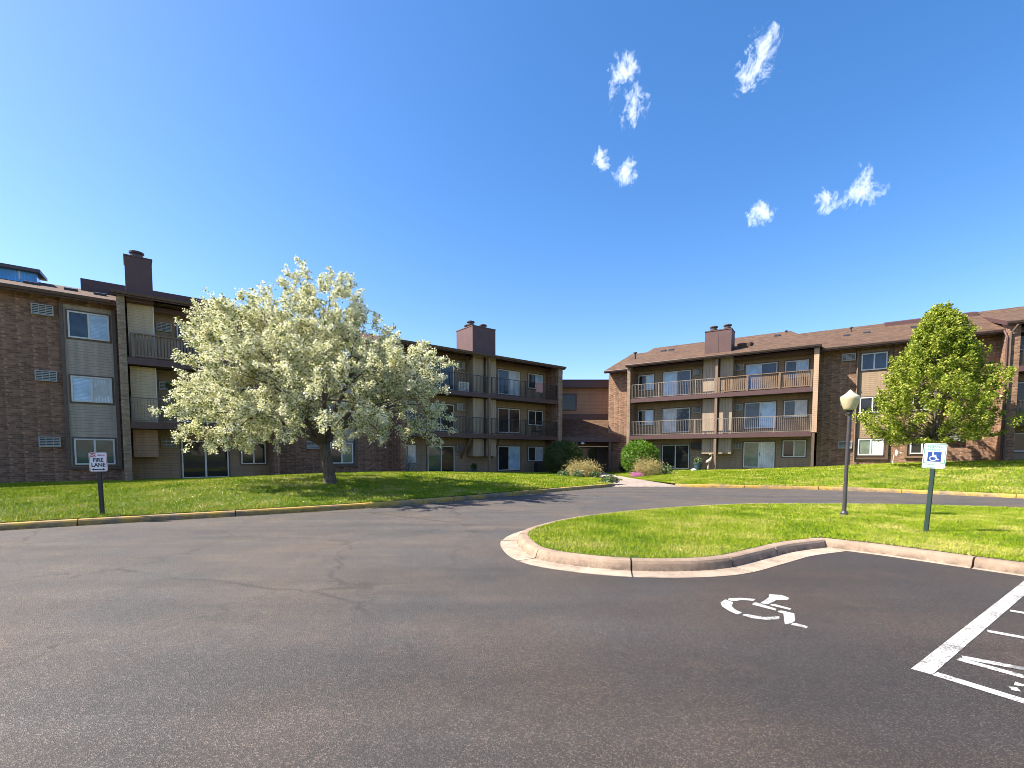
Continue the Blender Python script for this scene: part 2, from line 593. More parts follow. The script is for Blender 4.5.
bark_mat()
leaf_mat('blossom', [(0.48, 0.50, 0.17), (0.72, 0.71, 0.38), (0.83, 0.80, 0.55), (0.88, 0.85, 0.72), (0.80, 0.77, 0.56)], 0.7, 0.36)
leaf_mat('blossom_leaf', [(0.070, 0.105, 0.015), (0.15, 0.19, 0.030), (0.28, 0.31, 0.06)], 0.5, 0.25)
leaf_mat('maple_leaf', [(0.080, 0.150, 0.012), (0.230, 0.310, 0.024), (0.42, 0.47, 0.055), (0.58, 0.56, 0.15)], 0.55, 0.45)
leaf_mat('yew_leaf', [(0.030, 0.060, 0.014), (0.065, 0.100, 0.022), (0.10, 0.13, 0.035)], 0.5, 0.2)
leaf_mat('boxwood_leaf', [(0.060, 0.150, 0.012), (0.120, 0.240, 0.018), (0.20, 0.32, 0.035)], 0.45, 0.35)
leaf_mat('spirea_leaf', [(0.24, 0.18, 0.055), (0.42, 0.33, 0.12), (0.54, 0.44, 0.22), (0.28, 0.30, 0.08)], 0.6, 0.35)
leaf_mat('hosta_leaf', [(0.06, 0.12, 0.03), (0.14, 0.20, 0.07), (0.24, 0.27, 0.15)], 0.5, 0.3)
leaf_mat('pink_petal', [(0.55, 0.16, 0.36), (0.70, 0.30, 0.52)], 0.6, 0.3)
leaf_mat('white_petal', [(0.45, 0.47, 0.45), (0.66, 0.66, 0.62)], 0.6, 0.3)

# ------------------------------------------------------------------ mesh helpers


class MB:
    """collects faces with material slots, builds ONE mesh object"""

    def __init__(self):
        self.v, self.f, self.m = [], [], []

    def quad(self, pts, mi=0):
        i = len(self.v)
        self.v += [tuple(p) for p in pts]
        self.f.append(tuple(range(i, i + len(pts))))
        self.m.append(mi)
        return self

    def box(self, x0, x1, y0, y1, z0, z1, mi=0):
        i = len(self.v)
        self.v += [(x, y, z) for z in (z0, z1) for y in (y0, y1) for x in (x0, x1)]
        for q in ((0, 2, 3, 1), (4, 5, 7, 6), (0, 1, 5, 4), (2, 6, 7, 3), (0, 4, 6, 2), (1, 3, 7, 5)):
            self.f.append(tuple(i + k for k in q))
            self.m.append(mi)
        return self

    def frame(self, x0, x1, z0, z1, w, y0, y1, mi=0):
        """rectangular frame in the xz plane, members of width w, butt jointed"""
        self.box(x0, x0 + w, y0, y1, z0, z1, mi)
        self.box(x1 - w, x1, y0, y1, z0, z1, mi)
        self.box(x0 + w, x1 - w, y0, y1, z0, z0 + w, mi)
        self.box(x0 + w, x1 - w, y0, y1, z1 - w, z1, mi)
        return self

    def prism(self, prof, x0, x1, mi=0):
        """profile [(y,z)] swept along x"""
        n = len(prof)
        i = len(self.v)
        self.v += [(x0, y, z) for y, z in prof] + [(x1, y, z) for y, z in prof]
        for k in range(n):
            k2 = (k + 1) % n
            self.f.append((i + k, i + k2, i + n + k2, i + n + k))
            self.m.append(mi)
        self.f.append(tuple(i + k for k in reversed(range(n))))
        self.f.append(tuple(i + n + k for k in range(n)))
        self.m += [mi, mi]
        return self

    def tube(self, pts, radii, seg=8, mi=0, caps=True):
        pts = [Vector(p) for p in pts]
        if isinstance(radii, (int, float)):
            radii = [radii] * len(pts)
        base = len(self.v)
        up = None
        for k, p in enumerate(pts):
            d = (pts[min(k + 1, len(pts) - 1)] - pts[max(k - 1, 0)]).normalized()
            if up is None:
                up = Vector((1, 0, 0)) if abs(d.z) > 0.7 else Vector((0, 0, 1))
            a = d.cross(up)
            if a.length < 1e-5:
                a = d.orthogonal()
            a.normalize()
            b = a.cross(d).normalized()
            up = b
            for s in range(seg):
                t = 2 * math.pi * s / seg
                self.v.append(tuple(p + (a * math.cos(t) + b * math.sin(t)) * radii[k]))
        for k in range(len(pts) - 1):
            for s in range(seg):
                s2 = (s + 1) % seg
                self.f.append((base + k * seg + s, base + k * seg + s2, base + (k + 1) * seg + s2, base + (k + 1) * seg + s))
                self.m.append(mi)
        if caps:
            self.f.append(tuple(base + s for s in reversed(range(seg))))
            self.f.append(tuple(base + (len(pts) - 1) * seg + s for s in range(seg)))
            self.m += [mi, mi]
        return self

    def lathe(self, prof, cx=0, cy=0, seg=16, mi=0):
        """prof [(r,z)] turned about the vertical through cx,cy"""
        base = len(self.v)
        for r, z in prof:
            for s in range(seg):
                t = 2 * math.pi * s / seg
                self.v.append((cx + r * math.cos(t), cy + r * math.sin(t), z))
        for k in range(len(prof) - 1):
            for s in range(seg):
                s2 = (s + 1) % seg
                self.f.append((base + k * seg + s, base + k * seg + s2, base + (k + 1) * seg + s2, base + (k + 1) * seg + s))
                self.m.append(mi)
        self.f.append(tuple(base + s for s in reversed(range(seg))))
        self.f.append(tuple(base + (len(prof) - 1) * seg + s for s in range(seg)))
        self.m += [mi, mi]
        return self

    def build(self, name, mats, parent=None, smooth=False, bevel=0.0):
        me = bpy.data.meshes.new(name)
        me.from_pydata(self.v, [], self.f)
        if isinstance(mats, str):
            mats = [mats]
        for m in mats:
            me.materials.append(MATS[m])
        me.polygons.foreach_set('material_index', self.m)
        if smooth:
            me.polygons.foreach_set('use_smooth', [True] * len(self.f))
        me.update()
        o = bpy.data.objects.new(name, me)
        COL.objects.link(o)
        if parent is not None:
            o.parent = parent
        if bevel:
            b = o.modifiers.new('bevel', 'BEVEL')
            b.width = bevel
            b.segments = 2
            b.limit_method = 'ANGLE'
        return o


def tag(o, label=None, cat=None, group=None, kind=None):
    if label:
        o['label'] = label
    if cat:
        o['category'] = cat
    if group:
        o['group'] = group
    if kind:
        o['kind'] = kind
    return o


def empty(name, loc=(0, 0, 0), rz=0.0):
    o = bpy.data.objects.new(name, None)
    COL.objects.link(o)
    o.location = loc
    o.rotation_euler = (0, 0, rz)
    o.empty_display_size = 0.3
    return o


def copy_tree(o, parent=None):
    kids = list(o.children)
    c = o.copy()
    COL.objects.link(c)
    c.parent = parent
    for ch in kids:
        copy_tree(ch, c)
    return c


def poly_mesh(name, V, F, mats, mi=None, parent=None, smooth=False):
    """fast numpy mesh: V (n,3), F (m,k) equal-sized faces"""
    me = bpy.data.meshes.new(name)
    V = np.asarray(V, dtype=np.float32)
    F = np.asarray(F, dtype=np.int32)
    k = F.shape[1]
    me.vertices.add(len(V))
    me.vertices.foreach_set('co', V.ravel())
    me.loops.add(F.size)
    me.loops.foreach_set('vertex_index', F.ravel())
    me.polygons.add(len(F))
    me.polygons.foreach_set('loop_start', np.arange(0, F.size, k, dtype=np.int32))
    me.polygons.foreach_set('loop_total', np.full(len(F), k, dtype=np.int32))
    for m in ([mats] if isinstance(mats, str) else mats):
        me.materials.append(MATS[m])
    if mi is not None:
        me.polygons.foreach_set('material_index', np.asarray(mi, dtype=np.int32))
    if smooth:
        me.polygons.foreach_set('use_smooth', np.ones(len(F), dtype=bool))
    me.update(calc_edges=True)
    o = bpy.data.objects.new(name, me)
    COL.objects.link(o)
    if parent is not None:
        o.parent = parent
    return o


def leaf_quads(P, size, aspect=0.62, flat=0.0, droop=0.0, face_up=0.0):
    """P (n,3) centres, size (n,) -> quads folded as pointed leaves (diamonds)"""
    n = len(P)
    a = rng.normal(size=(n, 3))
    a[:, 2] = a[:, 2] * (1 - flat) - droop
    a /= np.linalg.norm(a, axis=1)[:, None] + 1e-9
    b = rng.normal(size=(n, 3))
    if face_up:
        nrm = rng.normal(size=(n, 3)) * 0.75 + np.array([0, 0, face_up])
        a -= nrm * (np.sum(a * nrm, axis=1) / np.sum(nrm * nrm, axis=1))[:, None]
        a /= np.linalg.norm(a, axis=1)[:, None] + 1e-9
        b = np.cross(nrm, a)
    b -= a * np.sum(a * b, axis=1)[:, None]
    b /= np.linalg.norm(b, axis=1)[:, None] + 1e-9
    s = size[:, None]
    V = np.stack([P - a * s * 0.5, P + b * s * aspect * 0.5, P + a * s * 0.5, P - b * s * aspect * 0.5], axis=1).reshape(-1, 3)
    F = np.arange(4 * n).reshape(-1, 4)
    return V, F


def catmull(pts, step):
    P = [Vector(p) for p in pts]
    P = [P[0] * 2 - P[1]] + P + [P[-1] * 2 - P[-2]]
    out = []
    for i in range(1, len(P) - 2):
        p0, p1, p2, p3 = P[i - 1], P[i], P[i + 1], P[i + 2]
        n = max(2, int((p2 - p1).length / step))
        for k in range(n):
            t = k / n
            out.append(0.5 * ((2 * p1) + (-p0 + p2) * t + (2 * p0 - 5 * p1 + 4 * p2 - p3) * t * t + (-p0 + 3 * p1 - 3 * p2 + p3) * t ** 3))
    out.append(P[-2].copy())
    return out


def text_mesh(txt, size, name, mat, parent, x, y, z, sx=1.0, bold=0.0):
    """flat lettering in the local xz plane, facing -y, centred on x, baseline z"""
    cu = bpy.data.curves.new('lettering', 'FONT')
    cu.body = txt
    cu.size = size
    cu.align_x = 'CENTER'
    cu.offset = bold
    cu.extrude = 0.0008
    cu.resolution_u = 3
    o = bpy.data.objects.new('lettering', cu)
    COL.objects.link(o)
    bpy.context.view_layer.update()
    me = bpy.data.meshes.new_from_object(o.evaluated_get(bpy.context.evaluated_depsgraph_get()))
    bpy.data.objects.remove(o)
    bpy.data.curves.remove(cu)
    me.transform(Matrix.Translation((x, y, z)) @ Matrix.Rotation(R(90), 4, 'X') @ Matrix.Diagonal((sx, 1, 1, 1)))
    me.materials.clear()
    me.materials.append(MATS[mat])
    r = bpy.data.objects.new(name, me)
    COL.objects.link(r)
    r.parent = parent
    return r


# ------------------------------------------------------------------ wings: frames of reference
LO, LA = Vector((-5.0, 33.146, 0)), R(38.9)
RO, RA = Vector((15.0, 35.896, 0)), R(-33.7)


def wpt(w, t, d, z=0.0):
    o, a = (LO, LA) if w == 'L' else (RO, RA)
    return Vector((o.x + t * math.cos(a) - d * math.sin(a), o.y + t * math.sin(a) + d * math.cos(a), z))


# ------------------------------------------------------------------ ground
g = MB().quad([(-1500, -1500, -0.06), (1500, -1500, -0.06), (1500, 1500, -0.06), (-1500, 1500, -0.06)])
tag(g.build('ground', 'lawn'), kind='structure')
g = MB().quad([(-90, -70, 0), (90, -70, 0), (90, 34, 0), (-90, 34, 0)])
tag(g.build('parking_lot', 'asphalt'), kind='structure')

# kerb lines (inner edge = edge of the grass)
KL = [(-40, -8.5), (-30, -2.2), (-20, 4.1), (-11.0, 10.0), (-8.9, 11.35), (-5.95, 13.2), (-3.15, 15.35), (-0.1, 18.55), (3.2, 22.05), (4.4, 23.25), (5.1, 24.0)]
KR = [(8.4, 23.9), (9.0, 23.45), (11.0, 22.95), (14.2, 21.75), (16.6, 19.95), (18.9, 17.55), (22, 13.5), (30, 3)]
ISL = [(0.30, 8.66), (0.30, 8.25), (0.46, 7.45), (0.80, 6.98), (1.68, 6.58), (2.76, 6.64), (3.70, 7.24), (4.49, 7.80), (5.46, 8.25)]
ISL2 = [(5.46, 8.25), (6.09, 7.60), (6.95, 6.31), (9.0, 3.20), (12.0, -1.3)]
ISLB = [(0.30, 8.66), (0.47, 9.28), (1.2, 10.45), (2.26, 11.5), (3.6, 12.45), (5.1, 13.2), (7.05, 13.87), (9.25, 13.9), (11.97, 13.6), (14.44, 12.6), (17, 10.2), (19.5, 6.5), (21, 2)]


def kerb(name, pts, side, mat, gutter=0.0, step=0.35, block=3.0, h=0.15, smooth=True):
    """side=+1: road lies to the right of the travel direction"""
    P = catmull([(x, y, 0) for x, y in pts], step) if smooth else [Vector((x, y, 0)) for x, y in pts]
    nrm = []
    for i in range(len(P)):
        d = (P[min(i + 1, len(P) - 1)] - P[max(i - 1, 0)]).normalized()
        nrm.append(Vector((d.y, -d.x, 0)) * side)
    prof = [(-0.02, -0.05), (-0.02, h - 0.006), (0.02, h), (0.12, h), (0.155, h - 0.012), (0.175, h - 0.045), (0.205, 0.012)]
    if gutter:
        prof += [(0.205 + gutter, 0.006), (0.205 + gutter, -0.05)]
    else:
        prof += [(0.21, -0.05)]
    b = MB()
    run = 0.0
    start = 0
    n = len(prof)
    segs = []
    for i in range(1, len(P)):
        run += (P[i] - P[i - 1]).length
        if run >= block or i == len(P) - 1:
            segs.append((start, i))
            start, run = i, 0.0
    for s, e in segs:
        base = len(b.v)
        sh = random.uniform(-0.006, 0.006)
        for i in range(s, e + 1):
            q = P[i].copy()
            if i == s and s > 0:
                q += (P[i + 1] - P[i]).normalized() * 0.012
            if i == e and e < len(P) - 1:
                q -= (P[i] - P[i - 1]).normalized() * 0.012
            for o, z in prof:
                b.v.append(tuple(q + nrm[i] * (o + sh * 0.7) + Vector((0, 0, z + (sh if z > 0.1 else 0)))))
        for i in range(e - s):
            for k in range(n):
                k2 = (k + 1) % n
                f = (base + i * n + k, base + i * n + k2, base + (i + 1) * n + k2, base + (i + 1) * n + k)
                b.f.append(f)
                b.m.append(1 if gutter and k >= 6 else 0)
        b.f.append(tuple(base + k for k in range(n)))
        b.f.append(tuple(base + (e - s) * n + k for k in reversed(range(n))))
        b.m += [0, 0]
    return tag(b.build(name, [mat, 'gutter_concrete']), kind='structure')


kerb('kerb', KL, 1, 'kerb_yellow', 0.0)
kerb('kerb', KR, 1, 'kerb_yellow', 0.0)
kerb('kerb', ISL, 1, 'kerb_concrete', 0.30, 0.15, 1.25)
kerb('kerb', ISL2, 1, 'kerb_concrete', 0.06, 0.3, 1.8)
kerb('kerb', ISLB, -1, 'kerb_concrete', 0.28, 0.3, 3.0)

# lawns -------------------------------------------------------------


def resample(pts, n):
    P = [Vector(p) for p in pts]
    ds = [0]
    for i in range(1, len(P)):
        ds.append(ds[-1] + (P[i] - P[i - 1]).length)
    out = []
    for k in range(n):
        t = ds[-1] * k / (n - 1)
        i = max(1, next((j for j in range(1, len(ds)) if ds[j] >= t - 1e-9), len(ds) - 1))
        f = (t - ds[i - 1]) / (ds[i] - ds[i - 1])
        out.append(P[i - 1].lerp(P[i], f))
    return out


class Strip:
    """lawn between an outer edge and the building line, both given point by point with heights"""

    def __init__(self, pairs, berm):
        self.pairs = pairs
        self.berm = berm
        self.np = np.array([[*p, *q] for p, q in pairs], dtype=float)

    def at(self, u, v):
        """u in [0,n-1] along, v in [0,1] across (numpy)"""
        u = np.asarray(u, float)
        i = np.clip(u.astype(int), 0, len(self.np) - 2)
        f = (u - i)[:, None]
        A = self.np[i] * (1 - f) + self.np[i + 1] * f
        p, q = A[:, :3], A[:, 3:]
        X = p + (q - p) * v[:, None]
        X[:, 2] += self.berm(X[:, 0], X[:, 1]) * np.sin(np.pi * np.clip(v, 0, 1))
        return X


def lawn_obj(strip, nu=160, nv=30):
    n = len(strip.np)
    U = np.linspace(0, n - 1.0001, nu)
    Vv = np.linspace(0, 1, nv)
    uu, vv = np.meshgrid(U, Vv, indexing='ij')
    X = strip.at(uu.ravel(), vv.ravel())
    F = []
    for i in range(nu - 1):
        for j in range(nv - 1):
            a = i * nv + j
            F.append((a, a + nv, a + nv + 1, a + 1))
    o = poly_mesh('lawn', X, F, 'lawn', smooth=True)
    return tag(o, kind='structure')


def berm_left(x, y):
    return 0.36 * np.exp(-(((x + 8.0) / 7.0) ** 2)) + 0.08


def berm_right(x, y):
    return np.clip((x - 9) / 10, 0, 1) * 0.22


pl = [((-40, -8.4, .15), wpt('L', -44, 1.7, .33)), ((-30, -2.1, .15), wpt('L', -36, 1.7, .33)), ((-20, 4.2, .15), wpt('L', -28, 1.7, .33)),
      ((-11.0, 10.1, .15), wpt('L', -20.5, 1.7, .33)), ((-8.9, 11.45, .15), wpt('L', -17.0, 1.7, .33)), ((-5.95, 13.3, .15), wpt('L', -11.5, 1.7, .33)),
      ((-3.15, 15.45, .15), wpt('L', -6.5, 1.7, .32)), ((-0.1, 18.65, .15), wpt('L', -1.5, 1.7, .28)), ((3.2, 22.15, .15), wpt('L', 4.5, 1.7, .2)),
      ((5.1, 24.1, .14), wpt('L', 7.5, 1.7, .12)), ((5.75, 30, .07), wpt('L', 9.5, 1.7, .08)), ((6.2, 36, .06), wpt('L', 11, 1.7, .06)), ((6.4, 41.5, .05), wpt('L', 11.8, 1.9, .05))]
lawn_left = Strip(pl, berm_left)
pr = [((8.0, 40.5, .05), wpt('R', -8.8, 1.7, .05)), ((7.8, 36, .06), wpt('R', -8.0, 1.7, .1)), ((7.95, 30, .07), wpt('R', -6.4, 1.7, .2)),
      ((8.4, 24.0, .14), wpt('R', -3.5, 1.7, .34)), ((9.0, 23.55, .15), wpt('R', -1.0, 1.7, .40)), ((11.0, 23.05, .15), wpt('R', 2.5, 1.7, .50)),
      ((14.2, 21.85, .15), wpt('R', 6.8, 1.7, .74)), ((16.6, 20.05, .15), wpt('R', 11, 1.7, 1.05)), ((18.9, 17.65, .15), wpt('R', 16, 1.7, 1.28)),
      ((22, 13.6, .15), wpt('R', 21, 1.7, 1.45)), ((30, 3.1, .15), wpt('R', 34, 1.7, 1.6))]
lawn_right = Strip(pr, berm_right)
lawn_obj(lawn_left)
lawn_obj(lawn_right)

# island lawn
isl_front = [Vector((p.x, p.y, 0)) for p in catmull([(x, y, 0) for x, y in ISL], 0.25)]
isl_right = [Vector((p.x, p.y, 0)) for p in catmull([(x, y, 0) for x, y in ISL2], 0.4)]
isl_back = [Vector((p.x, p.y, 0)) for p in catmull([(x, y, 0) for x, y in ISLB], 0.4)]
isl_outline = np.array([(p.x, p.y) for p in (isl_front + isl_right[1:] + isl_back[::-1][:-1])])


def inside(poly, X):
    x, y = X[:, 0], X[:, 1]
    c = np.zeros(len(X), bool)
    j = len(poly) - 1
    for i in range(len(poly)):
        xi, yi = poly[i]
        xj, yj = poly[j]
        cond = ((yi > y) != (yj > y)) & (x < (xj - xi) * (y - yi) / (yj - yi + 1e-12) + xi)
        c ^= cond
        j = i
    return c


def edge_dist(poly, X):
    d = np.full(len(X), 1e9)
    for i in range(len(poly)):
        a = poly[i]
        b = poly[(i + 1) % len(poly)]
        ab = b - a
        t = np.clip(((X - a) @ ab) / (ab @ ab + 1e-12), 0, 1)
        d = np.minimum(d, np.linalg.norm(X - (a + t[:, None] * ab), axis=1))
    return d


def isl_z(X):
    d = edge_dist(isl_outline, X)
    return 0.150 + 0.025 * (1 - np.exp(-d / 1.6))


def island():
    # rings shrinking to the middle spine keep the outline exact
    n = len(isl_outline)
    spine = []
    cx = np.clip(isl_outline[:, 0], 3.2, 15.0)
    spine_y = np.interp(cx, [3.2, 5, 8, 12, 15], [9.6, 10.8, 10.4, 8.0, 5.0])
    spine = np.stack([cx, spine_y], axis=1)
    V, F = [], []
    K = 9
    for k in range(K):
        f = (k / (K - 1)) ** 1.3
        P = isl_outline * (1 - f) + spine * f
        z = isl_z(P)
        V.append(np.concatenate([P, z[:, None]], axis=1))
    V = np.concatenate(V)
    for k in range(K - 1):
        for i in range(n):
            j = (i + 1) % n
            F.append((k * n + i, k * n + j, (k + 1) * n + j, (k + 1) * n + i))
    tag(poly_mesh('lawn', V, F, 'lawn', smooth=True), kind='structure')


island()

# walkway to the entrance
wl = [(4.9, 23.55), (5.35, 24.6), (5.75, 30), (6.2, 36), (6.4, 44)]
wr = [(8.75, 23.45), (8.35, 24.6), (7.95, 30), (7.8, 36), (8.0, 44)]
b = MB()
zs = [0.012, 0.06, 0.075, 0.075, 0.075]
for i in range(4):
    b.quad([(*wl[i], zs[i]), (*wr[i], zs[i]), (*wr[i + 1], zs[i + 1]), (*wl[i + 1], zs[i + 1])])
tag(b.build('walkway', 'path_concrete'), kind='structure')

# painted markings ----------------------------------------------------
b = MB()
z = 0.004
isa = [[(2.26, 5.01), (2.36, 5.12), (2.4, 5.02), (2.32, 4.88), (2.31, 4.75), (2.34, 4.68), (2.26, 4.63), (2.23, 4.73), (2.22, 4.88)],
       [(2.38, 5.1), (2.42, 5.16), (2.56, 5.18), (2.71, 5.14), (2.65, 5.07), (2.54, 5.1), (2.42, 5.06)],
       [(2.3, 4.61), (2.35, 4.65), (2.48, 4.56), (2.65, 4.57), (2.6, 4.49), (2.46, 4.48), (2.36, 4.52)],
       [(2.95, 5.31), (3.08, 5.29), (3.1, 5.17), (3.05, 5.11), (2.92, 5.1), (2.74, 4.95), (2.68, 4.99), (2.89, 5.2)],
       [(2.6, 4.99), (2.65, 5.02), (2.75, 4.8), (2.71, 4.75), (2.57, 4.94)],
       [(2.78, 4.96), (2.82, 4.95), (2.91, 4.81), (2.87, 4.77), (2.75, 4.92)],
       [(2.73, 4.74), (2.77, 4.75), (2.85, 4.66), (2.73, 4.45), (2.66, 4.385), (2.58, 4.36), (2.74, 4.66), (2.71, 4.7)],
       [(2.665, 4.38), (2.7, 4.39), (2.76, 4.3), (2.72, 4.25), (2.63, 4.345)]]
for p in isa:
    b.quad([(x, y, z) for x, y in p])
tag(b.build('painted_wheelchair_symbol', 'road_paint'), kind='structure')
b = MB()
b.quad([(2.985, 3.43, z), (3.06, 3.335, z), (7.02, 6.10, z), (6.95, 6.20, z)])
tag(b.build('painted_stall_line', 'road_paint'), kind='structure')
b = MB()
b.quad([(3.055, 3.33, z), (3.135, 3.375, z), (4.02, 1.90, z), (3.95, 1.86, z)])
for p, q, ln in (((6.1, 5.43), (0.70, -0.72), 2.2), ((5.12, 4.745), (0.68, -0.73), 2.2), ((4.32, 4.185), (0.72, -0.69), 2.0), ((3.56, 3.63), (0.80, -0.60), 1.6), ((3.50, 3.60), (0.54, -0.84), 1.6)):
    d = Vector((q[0], q[1], 0)).normalized()
    n = Vector((d.y, -d.x, 0)) * 0.04
    a = Vector((p[0], p[1], z + 0.001))
    e = a + d * ln
    b.quad([a - n, a + n, e + n, e - n])
tag(b.build('painted_hatching', 'road_paint'), kind='structure')
b = MB()
for p in ([(3.55, 3.23), (3.57, 3.18), (3.53, 3.16), (3.49, 3.18)], [(3.48, 3.15), (3.44, 3.09), (3.40, 3.11), (3.43, 3.16)], [(3.52, 3.10), (3.50, 3.02), (3.44, 3.04), (3.47, 3.10)]):
    b.quad([(x, y, z) for x, y in p])
tag(b.build('painted_remnant', 'road_paint'), kind='structure')

# ------------------------------------------------------------------ building pieces
WY = 1.5        # local y of the main wall face
PANES = {'d': 'glass_dark', 'b': 'glass_blue', 'g': 'glass_green', 'c': 'curtain_pale', 'l': 'blind_blue', 'n': 'blind_green'}


def pane(parent, x0, x1, z0, z1, y, kind):
    b = MB().box(x0, x1, y, y + 0.012, z0, z1)
    o = b.build('pane', PANES[kind], parent)
    return o


def window(par, x0, x1, z0, z1, kinds, y=WY, name='window', fw=0.065, split=0.5, dark=True):
    b = MB()
    if dark:
        b.frame(x0 - 0.07, x1 + 0.07, z0 - 0.07, z1 + 0.07, 0.068, y - 0.035, y - 0.001, 1)
    b.frame(x0, x1, z0, z1, fw, y - 0.07, y - 0.002, 0)
    xm = x0 + (x1 - x0) * split
    b.box(xm - 0.04, xm + 0.04, y - 0.062, y - 0.003, z0 + fw, z1 - fw, 0)
    o = b.build(name, ['white_frame', 'trim_brown'], par)
    pane(o, x0 + fw, xm - 0.04, z0 + fw, z1 - fw, y - 0.028, kinds[0])
    pane(o, xm + 0.04, x1 - fw, z0 + fw, z1 - fw, y - 0.036, kinds[1])
    return o


def sliding_door(par, x0, x1, z0, z1, kinds, y=WY):
    o = window(par, x0, x1, z0, z1, kinds, y, 'sliding_door', 0.06)
    hb = MB().box(x0 + (x1 - x0) * 0.5 + 0.055, x0 + (x1 - x0) * 0.5 + 0.08, y - 0.085, y - 0.05, z0 + 0.9, z0 + 1.15)
    hb.build('handle', 'dark_metal', o)
    return o


def air_conditioner(par, x0, x1, z0, z1, y=WY, proud=0.16, mat='ac_metal'):
    b = MB()
    b.frame(x0, x1, z0, z1, 0.035, y - proud, y - 0.001)
    b.box(x0 + 0.035, x1 - 0.035, y - proud + 0.06, y - 0.002, z0 + 0.035, z1 - 0.035, 1)
    o = b.build('air_conditioner', [mat, 'dark_metal'], par)
    g = MB()
    zz = z0 + 0.055
    while zz < z1 - 0.06:
        g.box(x0 + 0.036, x1 - 0.036, y - proud + 0.015, y - proud + 0.055, zz, zz + 0.034)
        zz += 0.075
    for k in (0.33, 0.66):
        g.box(x0 + (x1 - x0) * k - 0.012, x0 + (x1 - x0) * k + 0.012, y - proud + 0.004, y - proud + 0.014, z0 + 0.036, z1 - 0.036)
    g.build('grille', mat, o)
    return o


def bay(par, x0, x1, ztop, zbot, rows, kinds, trim='trim_brown', siding='siding_grey', inset=0.14):
    b = MB().box(x0, x1, WY - 0.03, WY - 0.002, zbot, ztop)
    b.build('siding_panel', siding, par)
    t = MB()
    t.box(x0 - 0.13, x0 - 0.001, WY - 0.13, WY - 0.003, zbot - 0.02, ztop)
    t.box(x1 + 0.001, x1 + 0.14, WY - 0.13, WY - 0.003, zbot - 0.02, ztop)
    t.box(x0 - 0.13, x1 + 0.14, WY - 0.13, WY - 0.003, zbot - 0.14, zbot - 0.021)
    t.build('bay_trim', trim, par)
    for (z0, z1), k in zip(rows, kinds):
        window(par, x0 + inset, x1 - inset + 0.03, z0, z1, k, WY - 0.032)


def metal_railing(par, x0, x1, ztop, zbot, y=0.04, mat='rail_metal', posts=()):
    b = MB()
    b.box(x0, x1, y, y + 0.045, ztop - 0.04, ztop)
    b.box(x0, x1, y + 0.008, y + 0.038, zbot + 0.05, zbot + 0.08)
    n = max(2, int((x1 - x0) / 0.125))
    for i in range(n + 1):
        x = x0 + 0.02 + (x1 - x0 - 0.04) * i / n
        b.box(x - 0.008, x + 0.008, y + 0.015, y + 0.031, zbot + 0.08, ztop - 0.04)
    for x in posts:
        b.box(x - 0.025, x + 0.025, y - 0.002, y + 0.047, zbot, ztop - 0.041)
    return b.build('railing', mat, par)


def wood_railing(par, x0, x1, ztop, zbot, y=0.03, mat='rail_wood', posts=(), between_boards=0.045):
    b = MB()
    b.box(x0, x1, y - 0.03, y + 0.09, ztop - 0.05, ztop)
    b.box(x0, x1, y, y + 0.05, zbot + 0.06, zbot + 0.13)
    x = x0 + 0.02
    while x < x1 - 0.1:
        b.box(x, x + 0.085, y + 0.052, y + 0.075, zbot + 0.03, ztop - 0.051)
        x += 0.085 + between_boards
    for x in posts:
        b.box(x - 0.06, x + 0.06, y - 0.05, y + 0.05, zbot, ztop - 0.052)
    return b.build('railing', mat, par)


def slab(par, x0, x1, zt, y0=-0.02, thick=0.30):
    b = MB()
    b.box(x0, x1, y0 + 0.05, WY - 0.001, zt - thick + 0.04, zt)
    b.box(x0, x1, y0, y0 + 0.048, zt - thick, zt + 0.02, 1)
    return b.build('balcony', ['soffit', 'fascia'], par)


def fin(par, x0, x1, z0, z1, mat, post=None, cap=None):
    b = MB()
    b.prism([(-0.03, z0), (WY - 0.003, z0), (WY - 0.003, z1 + 0.34), (-0.03, z1 - 0.05)], x0, x1)
    if cap:
        b.box(x0 + 0.01, x1 - 0.01, -0.055, -0.031, z0, z1 - 0.06, 2)
    if post:
        b.box(x0 + 0.02, x1 - 0.1, 0.0, 0.22, post, z0 - 0.001, 1)
    return b.build('side_wall', [mat, 'trim_brown', cap or 'trim_tan'], par)


def gable_roof(par, x0, x1, ye, ze, yr, slope, yb, over=0.0, th=0.24, name='roof', fascia='fascia'):
    zr = ze + slope * (yr - ye)
    zb = zr - slope * (yb - yr)
    b = MB()
    top = [(ye, ze), (yr, zr), (yb, zb)]
    prof = top + [(yb, zb - th), (yr, zr - th), (ye, ze - th)]
    b.prism(prof, x0, x1, 0)
    # faces: 0,1 top planes; rest fascia/soffit
    k0 = 0
    b.m[k0:k0 + 8] = [0, 0, 1, 2, 2, 1, 1, 1]
    o = b.build(name, ['shingles', fascia, 'soffit'], par)
    return o


